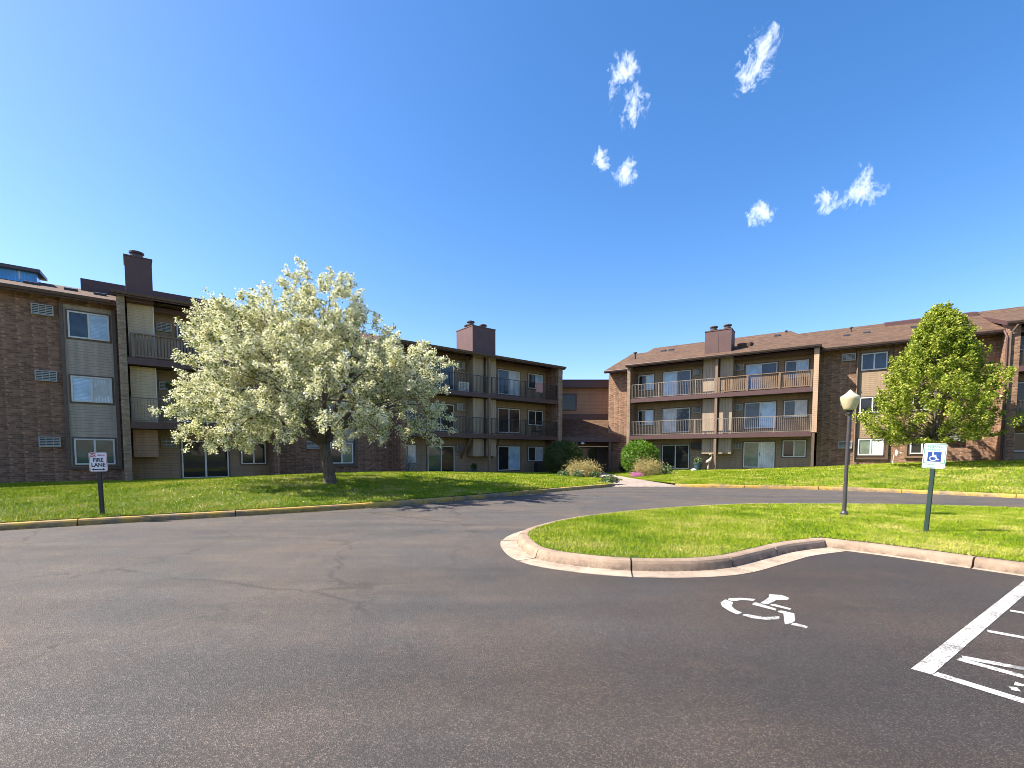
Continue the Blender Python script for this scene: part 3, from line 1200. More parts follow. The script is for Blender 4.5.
def hip_roof(par, x0, x1, ye, ze, yr, slope, yb, th=0.24, run=None):
    """ridge roof with a gable at x0 and a hip at x1"""
    zr = ze + slope * (yr - ye)
    zb = zr - slope * (yb - yr)
    xh = x1 - (run or (yr - ye))
    b = MB()
    A, B_, C_, D = (x0, ye, ze), (x1, ye, ze), (x1, yb, zb), (x0, yb, zb)
    E_, F_ = (x0, yr, zr), (xh, yr, zr)
    dn = lambda p: (p[0], p[1], p[2] - th)
    b.quad([A, B_, F_, E_], 0)
    b.quad([E_, F_, C_, D], 0)
    b.quad([B_, C_, F_], 0)
    b.quad([A, dn(A), dn(B_), B_], 1)
    b.quad([B_, dn(B_), dn(C_), C_], 1)
    b.quad([C_, dn(C_), dn(D), D], 1)
    b.quad([A, E_, dn(E_), dn(A)], 1)
    b.quad([E_, D, dn(D), dn(E_)], 1)
    b.quad([dn(A), dn(E_), dn(F_), dn(B_)], 2)
    b.quad([dn(E_), dn(D), dn(C_), dn(F_)], 2)
    b.quad([dn(B_), dn(F_), dn(C_)], 2)
    return b.build('roof', ['shingles', 'fascia', 'soffit'], par)


def gutter(par, x0, x1, y, zt, mat='gutter_brown'):
    b = MB()
    prof = [(y, zt), (y - 0.125, zt), (y - 0.135, zt - 0.03), (y - 0.095, zt - 0.14), (y, zt - 0.14), (y, zt - 0.11), (y - 0.085, zt - 0.11), (y - 0.11, zt - 0.02), (y, zt - 0.02)]
    b.prism(prof, x0, x1)
    return b.build('gutter', mat, par)


def flue(par, x, y, z, r=0.27):
    b = MB()
    b.lathe([(r * 0.75, z), (r * 0.75, z + 0.13), (r, z + 0.13), (r, z + 0.24), (r * 0.7, z + 0.25), (r * 0.7, z + 0.34), (r * 1.12, z + 0.35), (r * 1.12, z + 0.42), (r * 0.5, z + 0.48)], x, y, 14)
    b.build('flue', 'flue_metal', par)


def chimney(par, x0, x1, y0, y1, z0, z1, flues, mat='chimney_clad', seams=()):
    b = MB()
    b.box(x0, x1, y0, y1, z0, z1)
    b.box(x0 - 0.03, x1 + 0.03, y0 - 0.03, y1 + 0.03, z1 + 0.001, z1 + 0.06)
    for s in seams:
        b.box(s - 0.02, s + 0.02, y0 - 0.012, y0 - 0.001, z0, z1 - 0.002)
    o = b.build('chimney', mat, par)
    for x, y in flues:
        flue(o, x, y, z1 + 0.061)
    return o


def roof_vent(par, x, y, z, slope, w=0.4):
    b = MB()
    b.prism([(y - 0.2, z - 0.2 * slope - 0.02), (y + 0.2, z + 0.2 * slope), (y + 0.2, z + 0.2 * slope + 0.10), (y - 0.2, z - 0.2 * slope + 0.10)], x - w / 2, x + w / 2)
    b.build('roof_vent', 'dark_metal', par)


def vent_pipe(par, x, y, z, h=0.5, r=0.06):
    MB().lathe([(r, z - 0.2), (r, z + h), (r * 1.8, z + h), (r * 1.8, z + h + 0.08), (r, z + h + 0.1)], x, y, 10).build('vent_pipe', 'flue_metal', par)


def downspout(par, pts, mat='gutter_brown', r=0.045):
    MB().tube(pts, r, 6).build('downspout', mat, par)


RIDGE, BACK = 7.5, 15.0
SEC_Y, SEC_Z, SEC_S = -0.22, 9.05, 0.36
MAIN_Y, MAIN_Z, MAIN_S = 0.85, 8.98, 0.385


def main_z(y):
    return MAIN_Z + MAIN_S * (y - MAIN_Y)


def sec_z(y):
    return SEC_Z + SEC_S * (y - SEC_Y)


# ------------------------------------------------------------------ left wing
LW = tag(empty('apartment_wing', LO, LA), 'shaded brown brick apartment wing on the left, behind the white blossom tree', 'building', 'apartment wings round the drive')
b = MB()
for x0, x1 in ((-36, -16.93), (-10.45, -2.72)):
    b.box(x0, x1, WY, WY + 0.25, -0.4, 8.9)
b.box(11.95, 12.2, WY, BACK - 0.6, -0.4, 8.9)
b.box(-36, 12.2, BACK - 0.6, BACK - 0.35, -0.4, 8.5)
b.box(-36, -35.75, WY + 0.26, BACK - 0.61, -0.4, 8.9)
b.build('brick_wall', 'brick_left', LW)
for x0, x1 in ((-16.92, -10.46), (-2.71, 11.94)):
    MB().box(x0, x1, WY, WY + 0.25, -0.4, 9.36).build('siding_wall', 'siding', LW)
Lrows = [(7.10, 8.33), (4.12, 5.33), (1.14, 2.38)]
bay(LW, -19.18, -17.46, 8.62, 1.05, Lrows, ['bl', 'lc', 'gg'], 'trim_brown')
window(LW, -24.6, -23.1, 1.14, 2.38, 'gg')
window(LW, -24.6, -23.1, 4.12, 5.33, 'bl')
window(LW, -24.6, -23.1, 7.10, 8.33, 'bl')
for z0 in (7.95, 4.98, 1.97):
    air_conditioner(LW, -20.22, -19.49, z0, z0 + 0.47)
# section A: one flat wide
fin(LW, -17.24, -16.93, -0.4, 9.08, 'brick_left', None, 'brick_pale')
fin(LW, -10.72, -10.46, -0.4, 9.0, 'brick_left')
for zt in (6.22, 3.17):
    slab(LW, -16.925, -10.725, zt)
b = MB()
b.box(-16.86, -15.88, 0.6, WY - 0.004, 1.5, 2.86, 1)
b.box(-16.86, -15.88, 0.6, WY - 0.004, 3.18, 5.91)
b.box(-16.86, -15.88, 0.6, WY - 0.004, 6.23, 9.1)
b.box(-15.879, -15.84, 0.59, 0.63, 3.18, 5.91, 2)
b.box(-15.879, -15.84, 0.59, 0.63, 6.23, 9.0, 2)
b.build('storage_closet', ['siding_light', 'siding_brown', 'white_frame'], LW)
wood_railing(LW, -16.8, -10.75, 7.40, 6.25, 0.02, 'rail_wood', (-16.7, -13.8, -10.85))
metal_railing(LW, -16.9, -10.75, 4.36, 3.2, 0.04, 'rail_metal', (-16.85, -13.8, -10.8))
for z0, k in ((6.42, 'dd'), (3.36, 'dd'), (0.36, 'dd')):
    sliding_door(LW, -14.88, -12.74, z0, z0 + 2.0, k)
for z0, k in ((7.2, 'dd'), (4.15, 'dd'), (1.08, 'dd')):
    window(LW, -12.12, -10.85, z0, z0 + 1.25, k)
for z0 in (7.94, 4.95, 2.0):
    air_conditioner(LW, -15.72, -15.08, z0, z0 + 0.45, WY, 0.1)
chimney(LW, -16.88, -15.85, 0.15, 1.7, 8.9, 10.98, [(-16.4, 0.9)], 'chimney_clad')
# middle brick part
bay(LW, -7.32, -5.62, 8.62, 1.0, [(7.15, 8.4), (4.1, 5.35), (1.06, 2.4)], ['bl', 'bl', 'dn'], 'trim_brown')
for z0 in (7.95, 4.98, 1.97):
    air_conditioner(LW, -8.6, -7.85, z0, z0 + 0.47)
# section B: two flats
fin(LW, -3.08, -2.72, -0.4, 9.0, 'brick_left')
fin(LW, 11.42, 11.94, -0.4, 9.0, 'brick_left', None, 'brick_pale')
for zt in (6.20, 3.15):
    slab(LW, -2.715, 11.415, zt)
for z0, kw, kd in ((7.2, 'dl', 'db'), (4.14, 'dd', 'dd'), (1.05, 'nc', 'gd')):
    zz = z0 - 0.75
    window(LW, -2.4, -1.18, z0, z0 + 1.27, kw)
    sliding_door(LW, -0.27, 2.0, zz, zz + 1.97, kd)
for z0, kw, kd in ((7.25, 'dl', 'bc'), (4.15, 'dd', 'dd'), (1.07, 'dc', 'dl')):
    zz = z0 - 0.73
    window(LW, 9.38, 11.02, z0, z0 + 1.24, kw)
    sliding_door(LW, 6.12, 8.42, zz, zz + 1.97, kd)
for z0 in (8.05, 4.95, 1.9):
    air_conditioner(LW, 2.2, 2.92, z0, z0 + 0.55, WY, 0.2)
    air_conditioner(LW, 5.33, 5.98, z0, z0 + 0.45, WY, 0.1)
b = MB()
for x0, x1 in ((3.15, 4.12), (4.38, 5.32)):
    b.box(x0, x1, 0.6, WY - 0.004, 1.5, 2.84)
    b.box(x0, x1, 0.6, WY - 0.004, 3.16, 5.89)
    b.box(x0, x1, 0.6, WY - 0.004, 6.21, 9.1)
b.build('storage_closet', 'storage_panel', LW)
b = MB()
b.box(4.18, 4.36, 0.02, 0.2, 6.21, 8.95)
b.box(4.18, 4.36, 0.02, 0.2, 3.16, 5.9)
b.box(4.18, 4.36, 0.02, 0.2, -0.4, 2.85)
b.build('balcony_post', 'trim_tan', LW)
# raking brackets under the first balcony
b = MB()
b.prism([(0.1, 2.83), (0.35, 2.83), (1.45, 1.55), (1.45, 1.3)], 2.55, 2.7)
b.prism([(0.1, 2.83), (0.35, 2.83), (1.45, 1.55), (1.45, 1.3)], 5.4, 5.55)
b.build('bracket', 'trim_tan', LW)
for zt, zb in ((7.50, 6.22), (4.40, 3.17)):
    metal_railing(LW, -2.7, 11.4, zt, zb, 0.04, 'dark_metal', (-2.66, 0.8, 4.0, 4.5, 7.9, 11.36))
chimney(LW, 3.15, 5.28, 0.62, 2.85, 8.9, 11.22, [(3.45, 1.3), (3.85, 2.3), (4.75, 1.5)], 'chimney_clad')
# roofs
hip_roof(LW, -36.4, 12.85, MAIN_Y, MAIN_Z, RIDGE, 0.30, BACK + 0.3)
gable_roof(LW, -17.42, -10.3, SEC_Y, SEC_Z + 0.18, RIDGE - 0.1, 0.26, BACK - 0.4)
hip_roof(LW, -3.25, 12.1, SEC_Y, SEC_Z + 0.06, RIDGE - 0.1, 0.26, BACK - 0.4)
gutter(LW, -36.4, -17.45, MAIN_Y - 0.002, MAIN_Z - 0.03)
gutter(LW, -10.27, -3.28, MAIN_Y - 0.002, MAIN_Z - 0.03)
gutter(LW, -17.42, -10.3, SEC_Y - 0.002, SEC_Z + 0.15)
gutter(LW, -3.25, 12.1, SEC_Y - 0.002, SEC_Z + 0.03)
b = MB()
b.box(-30, -20.3, 4.6, 7.2, 9.9, 10.62)
b.prism([(4.35, 10.78), (7.2, 11.15), (7.2, 11.0), (4.35, 10.62)], -30.1, -20.15, 1)
sk = b.build('roof_monitor', ['skylight_glass', 'flue_metal'], LW)
m = MB()
for x in np.arange(-29.9, -20.2, 0.9):
    m.box(x - 0.03, x + 0.03, 4.57, 4.599, 10.2, 10.615)
m.build('glazing_bar', 'white_frame', sk)
b = MB()
b.prism([(5.8, 10.4), (5.8, 11.12), (7.3, 11.42), (7.3, 10.4)], -18.75, -12.2)
b.build('roof_monitor', 'fascia', LW)
for x in (-20.4, -19.0, -17.9):
    roof_vent(LW, x, 3.6, MAIN_Z + 0.30 * (3.6 - MAIN_Y) + 0.02, 0.30, 0.5)
for x in (6.9, 7.6):
    roof_vent(LW, x, 5.2, SEC_Z + 0.06 + 0.26 * 5.42 + 0.05, 0.26, 0.35)
vent_pipe(LW, 6.2, 5.2, SEC_Z + 0.06 + 0.26 * 5.42, 0.25)

# ------------------------------------------------------------------ right wing
RW = tag(empty('apartment_wing', RO, RA), 'brown brick apartment wing on the right with lit shingle roof and long balconies', 'building', 'apartment wings round the drive')
b = MB()
for x0, x1 in ((-8.75, -6.15), (6.86, 16.32)):
    b.box(x0, x1, WY, WY + 0.25, -0.4, 9.0)
b.box(-8.75, -8.5, WY + 0.26, BACK - 0.6, -0.4, 9.0)
b.box(-8.85, 40, BACK - 0.6, BACK - 0.35, -0.4, 8.5)
b.box(39.75, 40, WY + 0.26, BACK - 0.61, -0.4, 9.0)
b.build('brick_wall', 'brick_right', RW)
for x0, x1 in ((-6.14, 6.55), (16.33, 40)):
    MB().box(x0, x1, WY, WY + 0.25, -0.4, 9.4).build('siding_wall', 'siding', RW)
fin(RW, -6.50, -6.22, 0.0, 9.0, 'brick_right', None, 'brick_pale')
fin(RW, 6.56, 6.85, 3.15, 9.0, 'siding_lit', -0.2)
for zt in (6.22, 3.18):
    slab(RW, -6.215, 6.555, zt)
# flats on the section
for z0, kw in ((7.07, 'dl'), (4.12, 'dl')):
    window(RW, -6.05, -4.72, z0, z0 + 1.26, kw)
for z0, kd in ((6.45, 'lb'), (3.45, 'cb'), (0.48, 'dd')):
    sliding_door(RW, -3.95, -1.78, z0, z0 + 1.96, kd)
for z0, kd in ((6.45, 'lb'), (3.6, 'bl'), (0.66, 'nc')):
    sliding_door(RW, 2.2, 4.28, z0, z0 + 1.92, kd)
for z0, kw in ((7.15, 'bl'), (4.32, 'bc'), (1.46, 'dn')):
    window(RW, 4.78, 6.22, z0, z0 + 1.2, kw)
for z0 in (7.93, 4.95):
    air_conditioner(RW, -1.58, -0.94, z0, z0 + 0.48, WY, 0.12)
air_conditioner(RW, -1.6, -0.72, 2.05, 2.6, WY, 0.25, 'dark_metal')
for z0 in (7.98, 4.97, 2.05):
    air_conditioner(RW, 1.46, 2.06, z0, z0 + 0.48, WY, 0.12)
b = MB()
for x0, x1 in ((-0.65, 0.24), (0.56, 1.45)):
    b.box(x0, x1, 0.6, WY - 0.004, 1.7, 2.87)
    b.box(x0, x1, 0.6, WY - 0.004, 3.19, 5.91)
    b.box(x0, x1, 0.6, WY - 0.004, 6.23, 9.1)
b.build('storage_closet', 'storage_panel', RW)
b = MB()
b.box(0.32, 0.5, 0.02, 0.2, 6.23, 8.95)
b.box(0.32, 0.5, 0.02, 0.2, 3.19, 5.92)
b.box(0.32, 0.5, 0.02, 0.2, -0.4, 2.87)
b.build('balcony_post', 'trim_tan', RW)
metal_railing(RW, -6.2, 0.3, 7.40, 6.24, 0.04, 'rail_tan', (-6.15, -3.9, -1.1, 0.27))
wood_railing(RW, 0.52, 6.54, 7.40, 6.24, 0.02, 'rail_wood_light', (0.6, 2.52, 4.56, 6.45))
metal_railing(RW, -6.2, 6.54, 4.36, 3.2, 0.04, 'rail_tan', (-6.15, -3.9, -1.1, 1.5, 4.3, 6.5))
chimney(RW, -0.6, 1.28, 0.62, 2.1, 8.9, 11.02, [(-0.1, 1.3), (0.88, 1.3)], 'chimney_clad', (0.36,))
# brick part with two window bays
Rrows = [(7.25, 8.36), (4.42, 5.46), (1.58, 2.66)]
bay(RW, 9.08, 10.70, 8.60, 1.45, Rrows, ['bb', 'dd', 'nc'], 'trim_brown', 'siding')
bay(RW, 11.80, 13.22, 8.60, 1.55, [(7.28, 8.4), (4.45, 5.5), (1.68, 2.8)], ['bb', 'dd', 'dd'], 'trim_tan', 'siding')
for z0 in (7.98, 4.99, 2.05):
    air_conditioner(RW, 8.13, 8.9, z0, z0 + 0.5)
for z0 in (8.1, 5.3, 2.47):
    air_conditioner(RW, 13.6, 14.28, z0, z0 + 0.45, WY, 0.24)
# next section, at the edge of the photograph
fin(RW, 15.86, 16.32, 0.0, 9.05, 'brick_right')
fin(RW, 32.0, 32.4, 0.0, 9.05, 'brick_right')
for zt in (6.6, 3.55):
    slab(RW, 16.325, 31.995, zt)
for zt, zb in ((7.75, 6.62), (4.7, 3.57)):
    metal_railing(RW, 16.34, 31.98, zt, zb, 0.04, 'dark_metal', (16.5, 19, 22, 25, 28, 31.9))
for z0, kw in ((7.7, 'db'), (4.75, 'db'), (1.8, 'dg')):
    window(RW, 16.6, 18.0, z0, z0 + 1.1, kw)
for z0 in (6.8, 3.75, 0.9):
    sliding_door(RW, 19.0, 21.2, z0 + 0.2, z0 + 2.1, 'dc')
gable_roof(RW, -8.82, 40.4, MAIN_Y - 0.2, MAIN_Z - 0.08, RIDGE, MAIN_S, BACK + 0.3)
hip_roof(RW, -6.58, 6.98, SEC_Y, SEC_Z, RIDGE - 0.1, SEC_S + 0.005, BACK - 0.4, run=2.3)
gable_roof(RW, 15.70, 32.6, SEC_Y, SEC_Z + 0.1, 9.0, 0.285, BACK + 1.6)
gutter(RW, -8.82, -6.6, MAIN_Y - 0.202, MAIN_Z - 0.11)
gutter(RW, 7.0, 15.68, MAIN_Y - 0.202, MAIN_Z - 0.11)
gutter(RW, -6.58, 6.98, SEC_Y - 0.002, SEC_Z - 0.03)
gutter(RW, 15.70, 32.6, SEC_Y - 0.002, SEC_Z + 0.07)
downspout(RW, [(15.74, 0.35, 8.72), (15.78, -0.08, 8.25), (15.80, -0.08, 1.3)], 'fascia', 0.055)
downspout(RW, [(16.15, -0.30, 8.9), (15.92, -0.10, 8.45), (15.92, -0.10, 1.3)], 'trim_brown', 0.055)
downspout(RW, [(9.02, WY - 0.18, 8.7), (9.02, WY - 0.18, 1.0)], 'trim_tan', 0.045)
b = MB()
b.prism([(6.0, 10.6), (6.0, 11.22), (7.3, 11.55), (7.3, 10.6)], 10.75, 15.66)
b.build('roof_monitor', 'fascia', RW)
for x, y in ((8.4, 4.2), (9.6, 4.4), (12.2, 4.4)):
    roof_vent(RW, x, y, main_z(y) - 0.05, MAIN_S)
vent_pipe(RW, 8.7, 5.6, main_z(5.6), 0.25)
vent_pipe(RW, -7.4, 4.4, main_z(4.4), 0.55, 0.1)
for x, y in ((-4.9, 4.6), (-4.2, 4.6), (3.9, 5.4)):
    roof_vent(RW, x, y, sec_z(y) + 0.03, SEC_S)
vent_pipe(RW, 4.4, 6.8, sec_z(6.4), 0.25)
b = MB().prism([(1.9, sec_z(1.9)), (3.2, sec_z(3.2)), (3.2, sec_z(3.2) + 0.16), (1.9, sec_z(1.9) + 0.3)], 1.5, 2.4)
b.build('chimney_cricket', 'shingles', RW)

# ------------------------------------------------------------------ entrance link between the wings
EN = tag(empty('entrance_building', (6.2, 44.6, 0)), 'low brown entrance link with sloping shingle porch roof between the two brick wings', 'building')
b = MB()
b.box(-3.6, 3.6, 0, 0.2, 2.4, 8.1)
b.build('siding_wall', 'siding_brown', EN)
b = MB()
b.box(-3.6, 3.6, -0.02, 0.2, -0.1, 2.39)
b.box(-3.6, -1.6, -0.26, -0.021, -0.1, 2.39)
b.build('porch_wall', 'trim_brown', EN)
b = MB()
b.box(-4.2, 4.2, -0.55, 3.5, 7.85, 8.52, 1)
b.box(-4.25, 4.25, -0.6, 3.5, 8.521, 8.58, 1)
b.build('roof', ['soffit', 'fascia'], EN)
b = MB()
b.box(-3.6, 3.6, -0.14, -0.002, 4.75, 5.45)
b.build('wall_flashing', 'fascia', EN)
b = MB()
b.prism([(-0.15, 5.0), (-3.4, 3.16), (-3.4, 2.98), (-0.15, 4.8)], -3.0, 3.3)
b.m[0:1] = [0]
b.build('porch_roof', 'shingles', EN)
b = MB()
b.box(-3.0, 3.3, -3.45, -3.402, 2.72, 3.15)
b.box(-3.0, 3.3, -3.40, -0.03, 2.72, 2.76, 1)
b.build('porch_fascia', ['fascia', 'soffit'], EN)
b = MB()
b.frame(-1.72, -0.12, 5.78, 7.35, 0.09, -0.07, -0.002)
wf = b.build('window', 'fascia', EN)
pane(wf, -1.63, -0.21, 5.87, 7.26, -0.04, 'd')
b = MB()
b.frame(0.15, 1.85, 0.0, 2.3, 0.08, -0.09, -0.021)
b.box(0.96, 1.04, -0.09, -0.021, 0.08, 2.22)
dr = b.build('entrance_door', 'dark_metal', EN)
pane(dr, 0.23, 0.955, 0.08, 2.22, -0.05, 'd')
pane(dr, 1.045, 1.77, 0.08, 2.22, -0.05, 'd')
for x in (-0.5, 2.35):
    MB().box(x - 0.09, x + 0.09, -3.38, -3.2, -0.1, 2.715).build('porch_post', 'trim_brown', EN)
pl_ = MB().lathe([(0.10, 2.52), (0.16, 2.56), (0.16, 2.66), (0.06, 2.70), (0.04, 2.72)], -0.05, -3.55, 12)
tag(pl_.build('porch_light', 'plastic_white', EN))

# ------------------------------------------------------------------ foliage


def ell_shell(c, r, n, lo=0.75):
    d = rng.normal(size=(n, 3))
    d /= np.linalg.norm(d, axis=1)[:, None]
    rad = (lo ** 3 + (1 - lo ** 3) * rng.random(n)) ** (1 / 3)
    return np.array(c) + d * rad[:, None] * np.array(r), d


def limb(b, p0, p1, r0, r1, sag=0.0, n=7, wob=0.06, seg=7):
    p0, p1 = Vector(p0), Vector(p1)
    ln = (p1 - p0).length
    pts, rad = [], []
    w = Vector((random.uniform(-1, 1), random.uniform(-1, 1), random.uniform(-.4, .4))) * wob * ln
    for k in range(n):
        t = k / (n - 1)
        p = p0.lerp(p1, t) + w * math.sin(math.pi * t) + Vector((0, 0, sag * ln * math.sin(math.pi * t)))
        pts.append(p)
        rad.append(r0 + (r1 - r0) * t ** 0.8)
    b.tube(pts, rad, seg)
    return pts


def blossom_tree():
    X, Y, Z = -7.06, 18.0, 0.57
    root = tag(empty('blossom_tree', (X, Y, Z)), 'wide spreading tree covered in creamy white blossom on the left lawn', 'tree')
    z0 = -0.15
    lobes = [((-3.4, -0.4, 4.7), (2.2, 2.5, 2.1)), ((-3.6, -0.8, 2.85), (1.6, 1.9, 0.85)), ((-3.7, 0.5, 6.75), (1.6, 1.8, 0.95)),
             ((0.1, 0.0, 7.15), (1.6, 1.6, 1.6)), ((-1.0, -2.8, 4.3), (2.2, 1.8, 1.6)), ((3.2, -0.3, 4.75), (1.8, 2.2, 1.15)),
             ((3.3, -1.0, 3.2), (1.7, 2.1, 1.0)), ((1.6, 0.0, 5.6), (1.5, 1.9, 1.1)), ((0.0, 3.2, 5.0), (3.4, 1.9, 2.0)),
             ((-2.6, -2.6, 2.85), (1.6, 1.5, 0.85)), ((1.2, -2.9, 3.4), (1.9, 1.7, 1.2)), ((-1.6, -1.0, 6.2), (1.9, 2.0, 1.5)),
             ((-3.6, 2.2, 4.3), (1.9, 1.8, 1.6)), ((2.6, 2.4, 4.2), (1.9, 1.8, 1.5))]
    tb = MB()
    fork = (-0.15, 0.0, 1.9)
    pts = [(0.12, 0, z0 - 0.15), (0.10, 0, z0 + 0.1), (0.05, 0, 0.5), (-0.04, 0, 1.2), fork]
    tb.tube(pts, [0.40, 0.29, 0.235, 0.215, 0.23], 12)
    for (c, r) in lobes:
        c = Vector(c)
        mid = Vector(fork).lerp(c, 0.5) + Vector((0, 0, 0.25))
        tip = c + Vector((0, 0, 0.2))
        p = limb(tb, Vector(fork) - Vector((0, 0, 0.2)), mid, 0.15, 0.09, 0.05)
        p2 = limb(tb, mid, tip, 0.09, 0.035, 0.03)
        for _ in range(7):
            d = Vector((random.gauss(0, 1), random.gauss(0, 1), random.gauss(0.2, 0.7))).normalized()
            e = c + Vector((d.x * r[0], d.y * r[1], d.z * r[2])) * 0.72
            limb(tb, p2[random.randint(1, 5)], e, 0.04, 0.012, 0.02, 5, 0.08, 5)
    tb.build('trunk', 'bark', root, smooth=True)
    # blossom sprays
    P, Sz, MI = [], [], []
    vol = np.array([r[0] * r[1] + r[0] * r[2] + r[1] * r[2] for c, r in lobes])
    cnt = (vol / vol.sum() * 620).astype(int)
    cnt[3] += 34
    cnt[2] += 8
    for (c, r), k in zip(lobes, cnt):
        r = tuple(v * 0.80 for v in r)
        base, d = ell_shell(c, r, k, 0.55)
        for i in range(len(base)):
            lift = 0.42 if base[i][2] > 3.6 else 0.02
            bd = d[i] * 0.75 + rng.normal(size=3) * 0.28 + np.array([0, 0, lift])
            bd /= np.linalg.norm(bd)
            bl = rng.uniform(0.7, 1.55)
            for q_ in range(int(rng.integers(7, 12))):
                t0 = rng.uniform(0.1, 1.0)
                sp0 = base[i] + bd * bl * t0 + np.array([0, 0, -0.12 * t0 * t0 * bl])
                od = bd * 0.8 + rng.normal(size=3) * 0.45
                od /= np.linalg.norm(od)
                ln = rng.uniform(0.22, 0.55) * (1.15 - 0.4 * t0)
                nb = int(70 * ln + 16)
                t = rng.random(nb) ** 0.85
                q = sp0 + od * (t * ln)[:, None] + rng.normal(size=(nb, 3)) * (0.07 * (1.2 - 0.7 * t))[:, None]
                P.append(q)
                isl = rng.random(nb) < (0.27 - 0.17 * t0)
                MI.append(isl.astype(int))
                Sz.append(np.where(isl, rng.uniform(0.06, 0.11, nb), rng.uniform(0.048, 0.092, nb)))
    P = np.concatenate(P)
    Sz = np.concatenate(Sz)
    MI = np.concatenate(MI)
    keep = P[:, 2] > 1.25
    P, Sz, MI = P[keep], Sz[keep], MI[keep]
    V, F = leaf_quads(P, Sz, 0.85, face_up=0.55)
    poly_mesh('crown', V, F, ['blossom', 'blossom_leaf'], MI, root)
    root.scale = (0.875, 0.875, 0.845)
    # soil ring
    return root


def maple_tree():
    X, Y, Z = 23.3, 26.0, 1.20
    root = tag(empty('leafy_tree', (X, Y, Z)), 'young tree with dense bright green leaves on the right lawn', 'tree')
    prof = [(0.95, 0.8), (1.25, 2.5), (2.0, 3.35), (2.9, 3.35), (3.9, 2.95), (5.0, 2.55), (6.0, 2.0), (7.0, 1.25), (7.8, 0.7), (8.3, 0.3)]
    zs = [p[0] for p in prof]
    rs = [p[1] for p in prof]
    tb = MB()
    tb.tube([(0, 0, -0.25), (0, 0, 0.3), (0.03, 0, 2.0), (-0.03, 0.02, 4.5), (0.02, 0, 8.4)], [0.22, 0.16, 0.14, 0.09, 0.02], 10)
    P, Sz = [], []
    for i in range(560):
        h = rng.uniform(0, 1) ** 0.85
        zt = 1.0 + 7.2 * h
        rr = np.interp(zt, zs, rs)
        a = rng.uniform(0, 2 * math.pi)
        bump_ = 0.90 + 0.20 * math.sin(3 * a + zt * 2.1) * math.sin(2.3 * zt + a) + rng.uniform(-0.22, 0.20)
        f = rng.uniform(0.35, 1.0) ** 0.6
        tip = np.array([math.cos(a) * rr * bump_ * f, math.sin(a) * rr * bump_ * f, zt])
        zb = max(1.3, zt - 0.55 * rr * f - 0.2)
        st = np.array([0, 0, zb])
        if i % 4 == 0:
            limb(tb, st, tip, 0.045 * (1 - h * 0.6), 0.008, 0.02, 5, 0.05, 5)
        ln = rng.uniform(0.45, 0.8)
        d = tip - st
        d /= np.linalg.norm(d) + 1e-6
        d = d * 0.8 + np.array([0, 0, 0.55])
        d /= np.linalg.norm(d)
        nb = int(rng.integers(120, 180))
        t = rng.random(nb)
        q = tip + d * ((t - 0.55) * ln)[:, None] + rng.normal(size=(nb, 3)) * (0.14 * (1.15 - 0.75 * t))[:, None]
        P.append(q)
        Sz.append(rng.uniform(0.075, 0.15, nb))
    # leader shoots
    for k in range(9):
        a = rng.uniform(0, 6.28)
        r0 = rng.uniform(0.0, 0.7)
        zz = 7.7 - r0 * 0.9 + rng.uniform(-0.3, 0.4)
        nb = 70
        t = rng.random(nb)
        P.append(np.array([math.cos(a) * r0, math.sin(a) * r0, zz - 0.5]) + np.outer(t, [0.05, 0, 1.05]) + rng.normal(size=(nb, 3)) * 0.09)
        Sz.append(rng.uniform(0.09, 0.16, nb))
    P = np.concatenate(P)
    Sz = np.concatenate(Sz)
    keep = P[:, 2] > 1.1 + 0.12 * P[:, 0]
    P, Sz = P[keep], Sz[keep]
    tb.build('trunk', 'bark', root, smooth=True)
    V, F = leaf_quads(P, Sz, 0.7, 0.2, 0.15, face_up=0.8)
    poly_mesh('crown', V, F, 'maple_leaf', None, root)


blossom_tree()
maple_tree()


def shrub(name, loc, r, n, mat, label, cat, size=(0.05, 0.1), lo=0.7, bumps=0.12, spiky=0.0, group=None):
    root = tag(empty(name, loc), label, cat, group)
    b = MB()
    for k in range(7):
        a = k * 0.9
        b.tube([(0.05 * math.cos(a), 0.05 * math.sin(a), -0.15), (r[0] * 0.35 * math.cos(a), r[1] * 0.35 * math.sin(a), r[2] * 0.9), (r[0] * 0.6 * math.cos(a), r[1] * 0.6 * math.sin(a), r[2] * 1.5)], [0.03, 0.02, 0.008], 5)
    b.build('stem', 'bark', root)
    P, d = ell_shell((0, 0, r[2]), r, n, lo)
    ang = np.arctan2(d[:, 1], d[:, 0])
    f = 1 + bumps * np.sin(5 * ang + 7 * d[:, 2]) * np.sin(4 * d[:, 2] + 2 * ang) + rng.normal(size=n) * bumps * 0.3
    P = np.array([0, 0, r[2]]) + (P - np.array([0, 0, r[2]])) * f[:, None]
    if spiky:
        P += d * (rng.random(n) ** 3 * spiky)[:, None]
        P[:, 2] += rng.random(n) ** 3 * spiky
    P = P[P[:, 2] > 0.02]
    V, F = leaf_quads(P, rng.uniform(size[0], size[1], len(P)), 0.6)
    poly_mesh('foliage', V, F, mat, None, root)
    return root


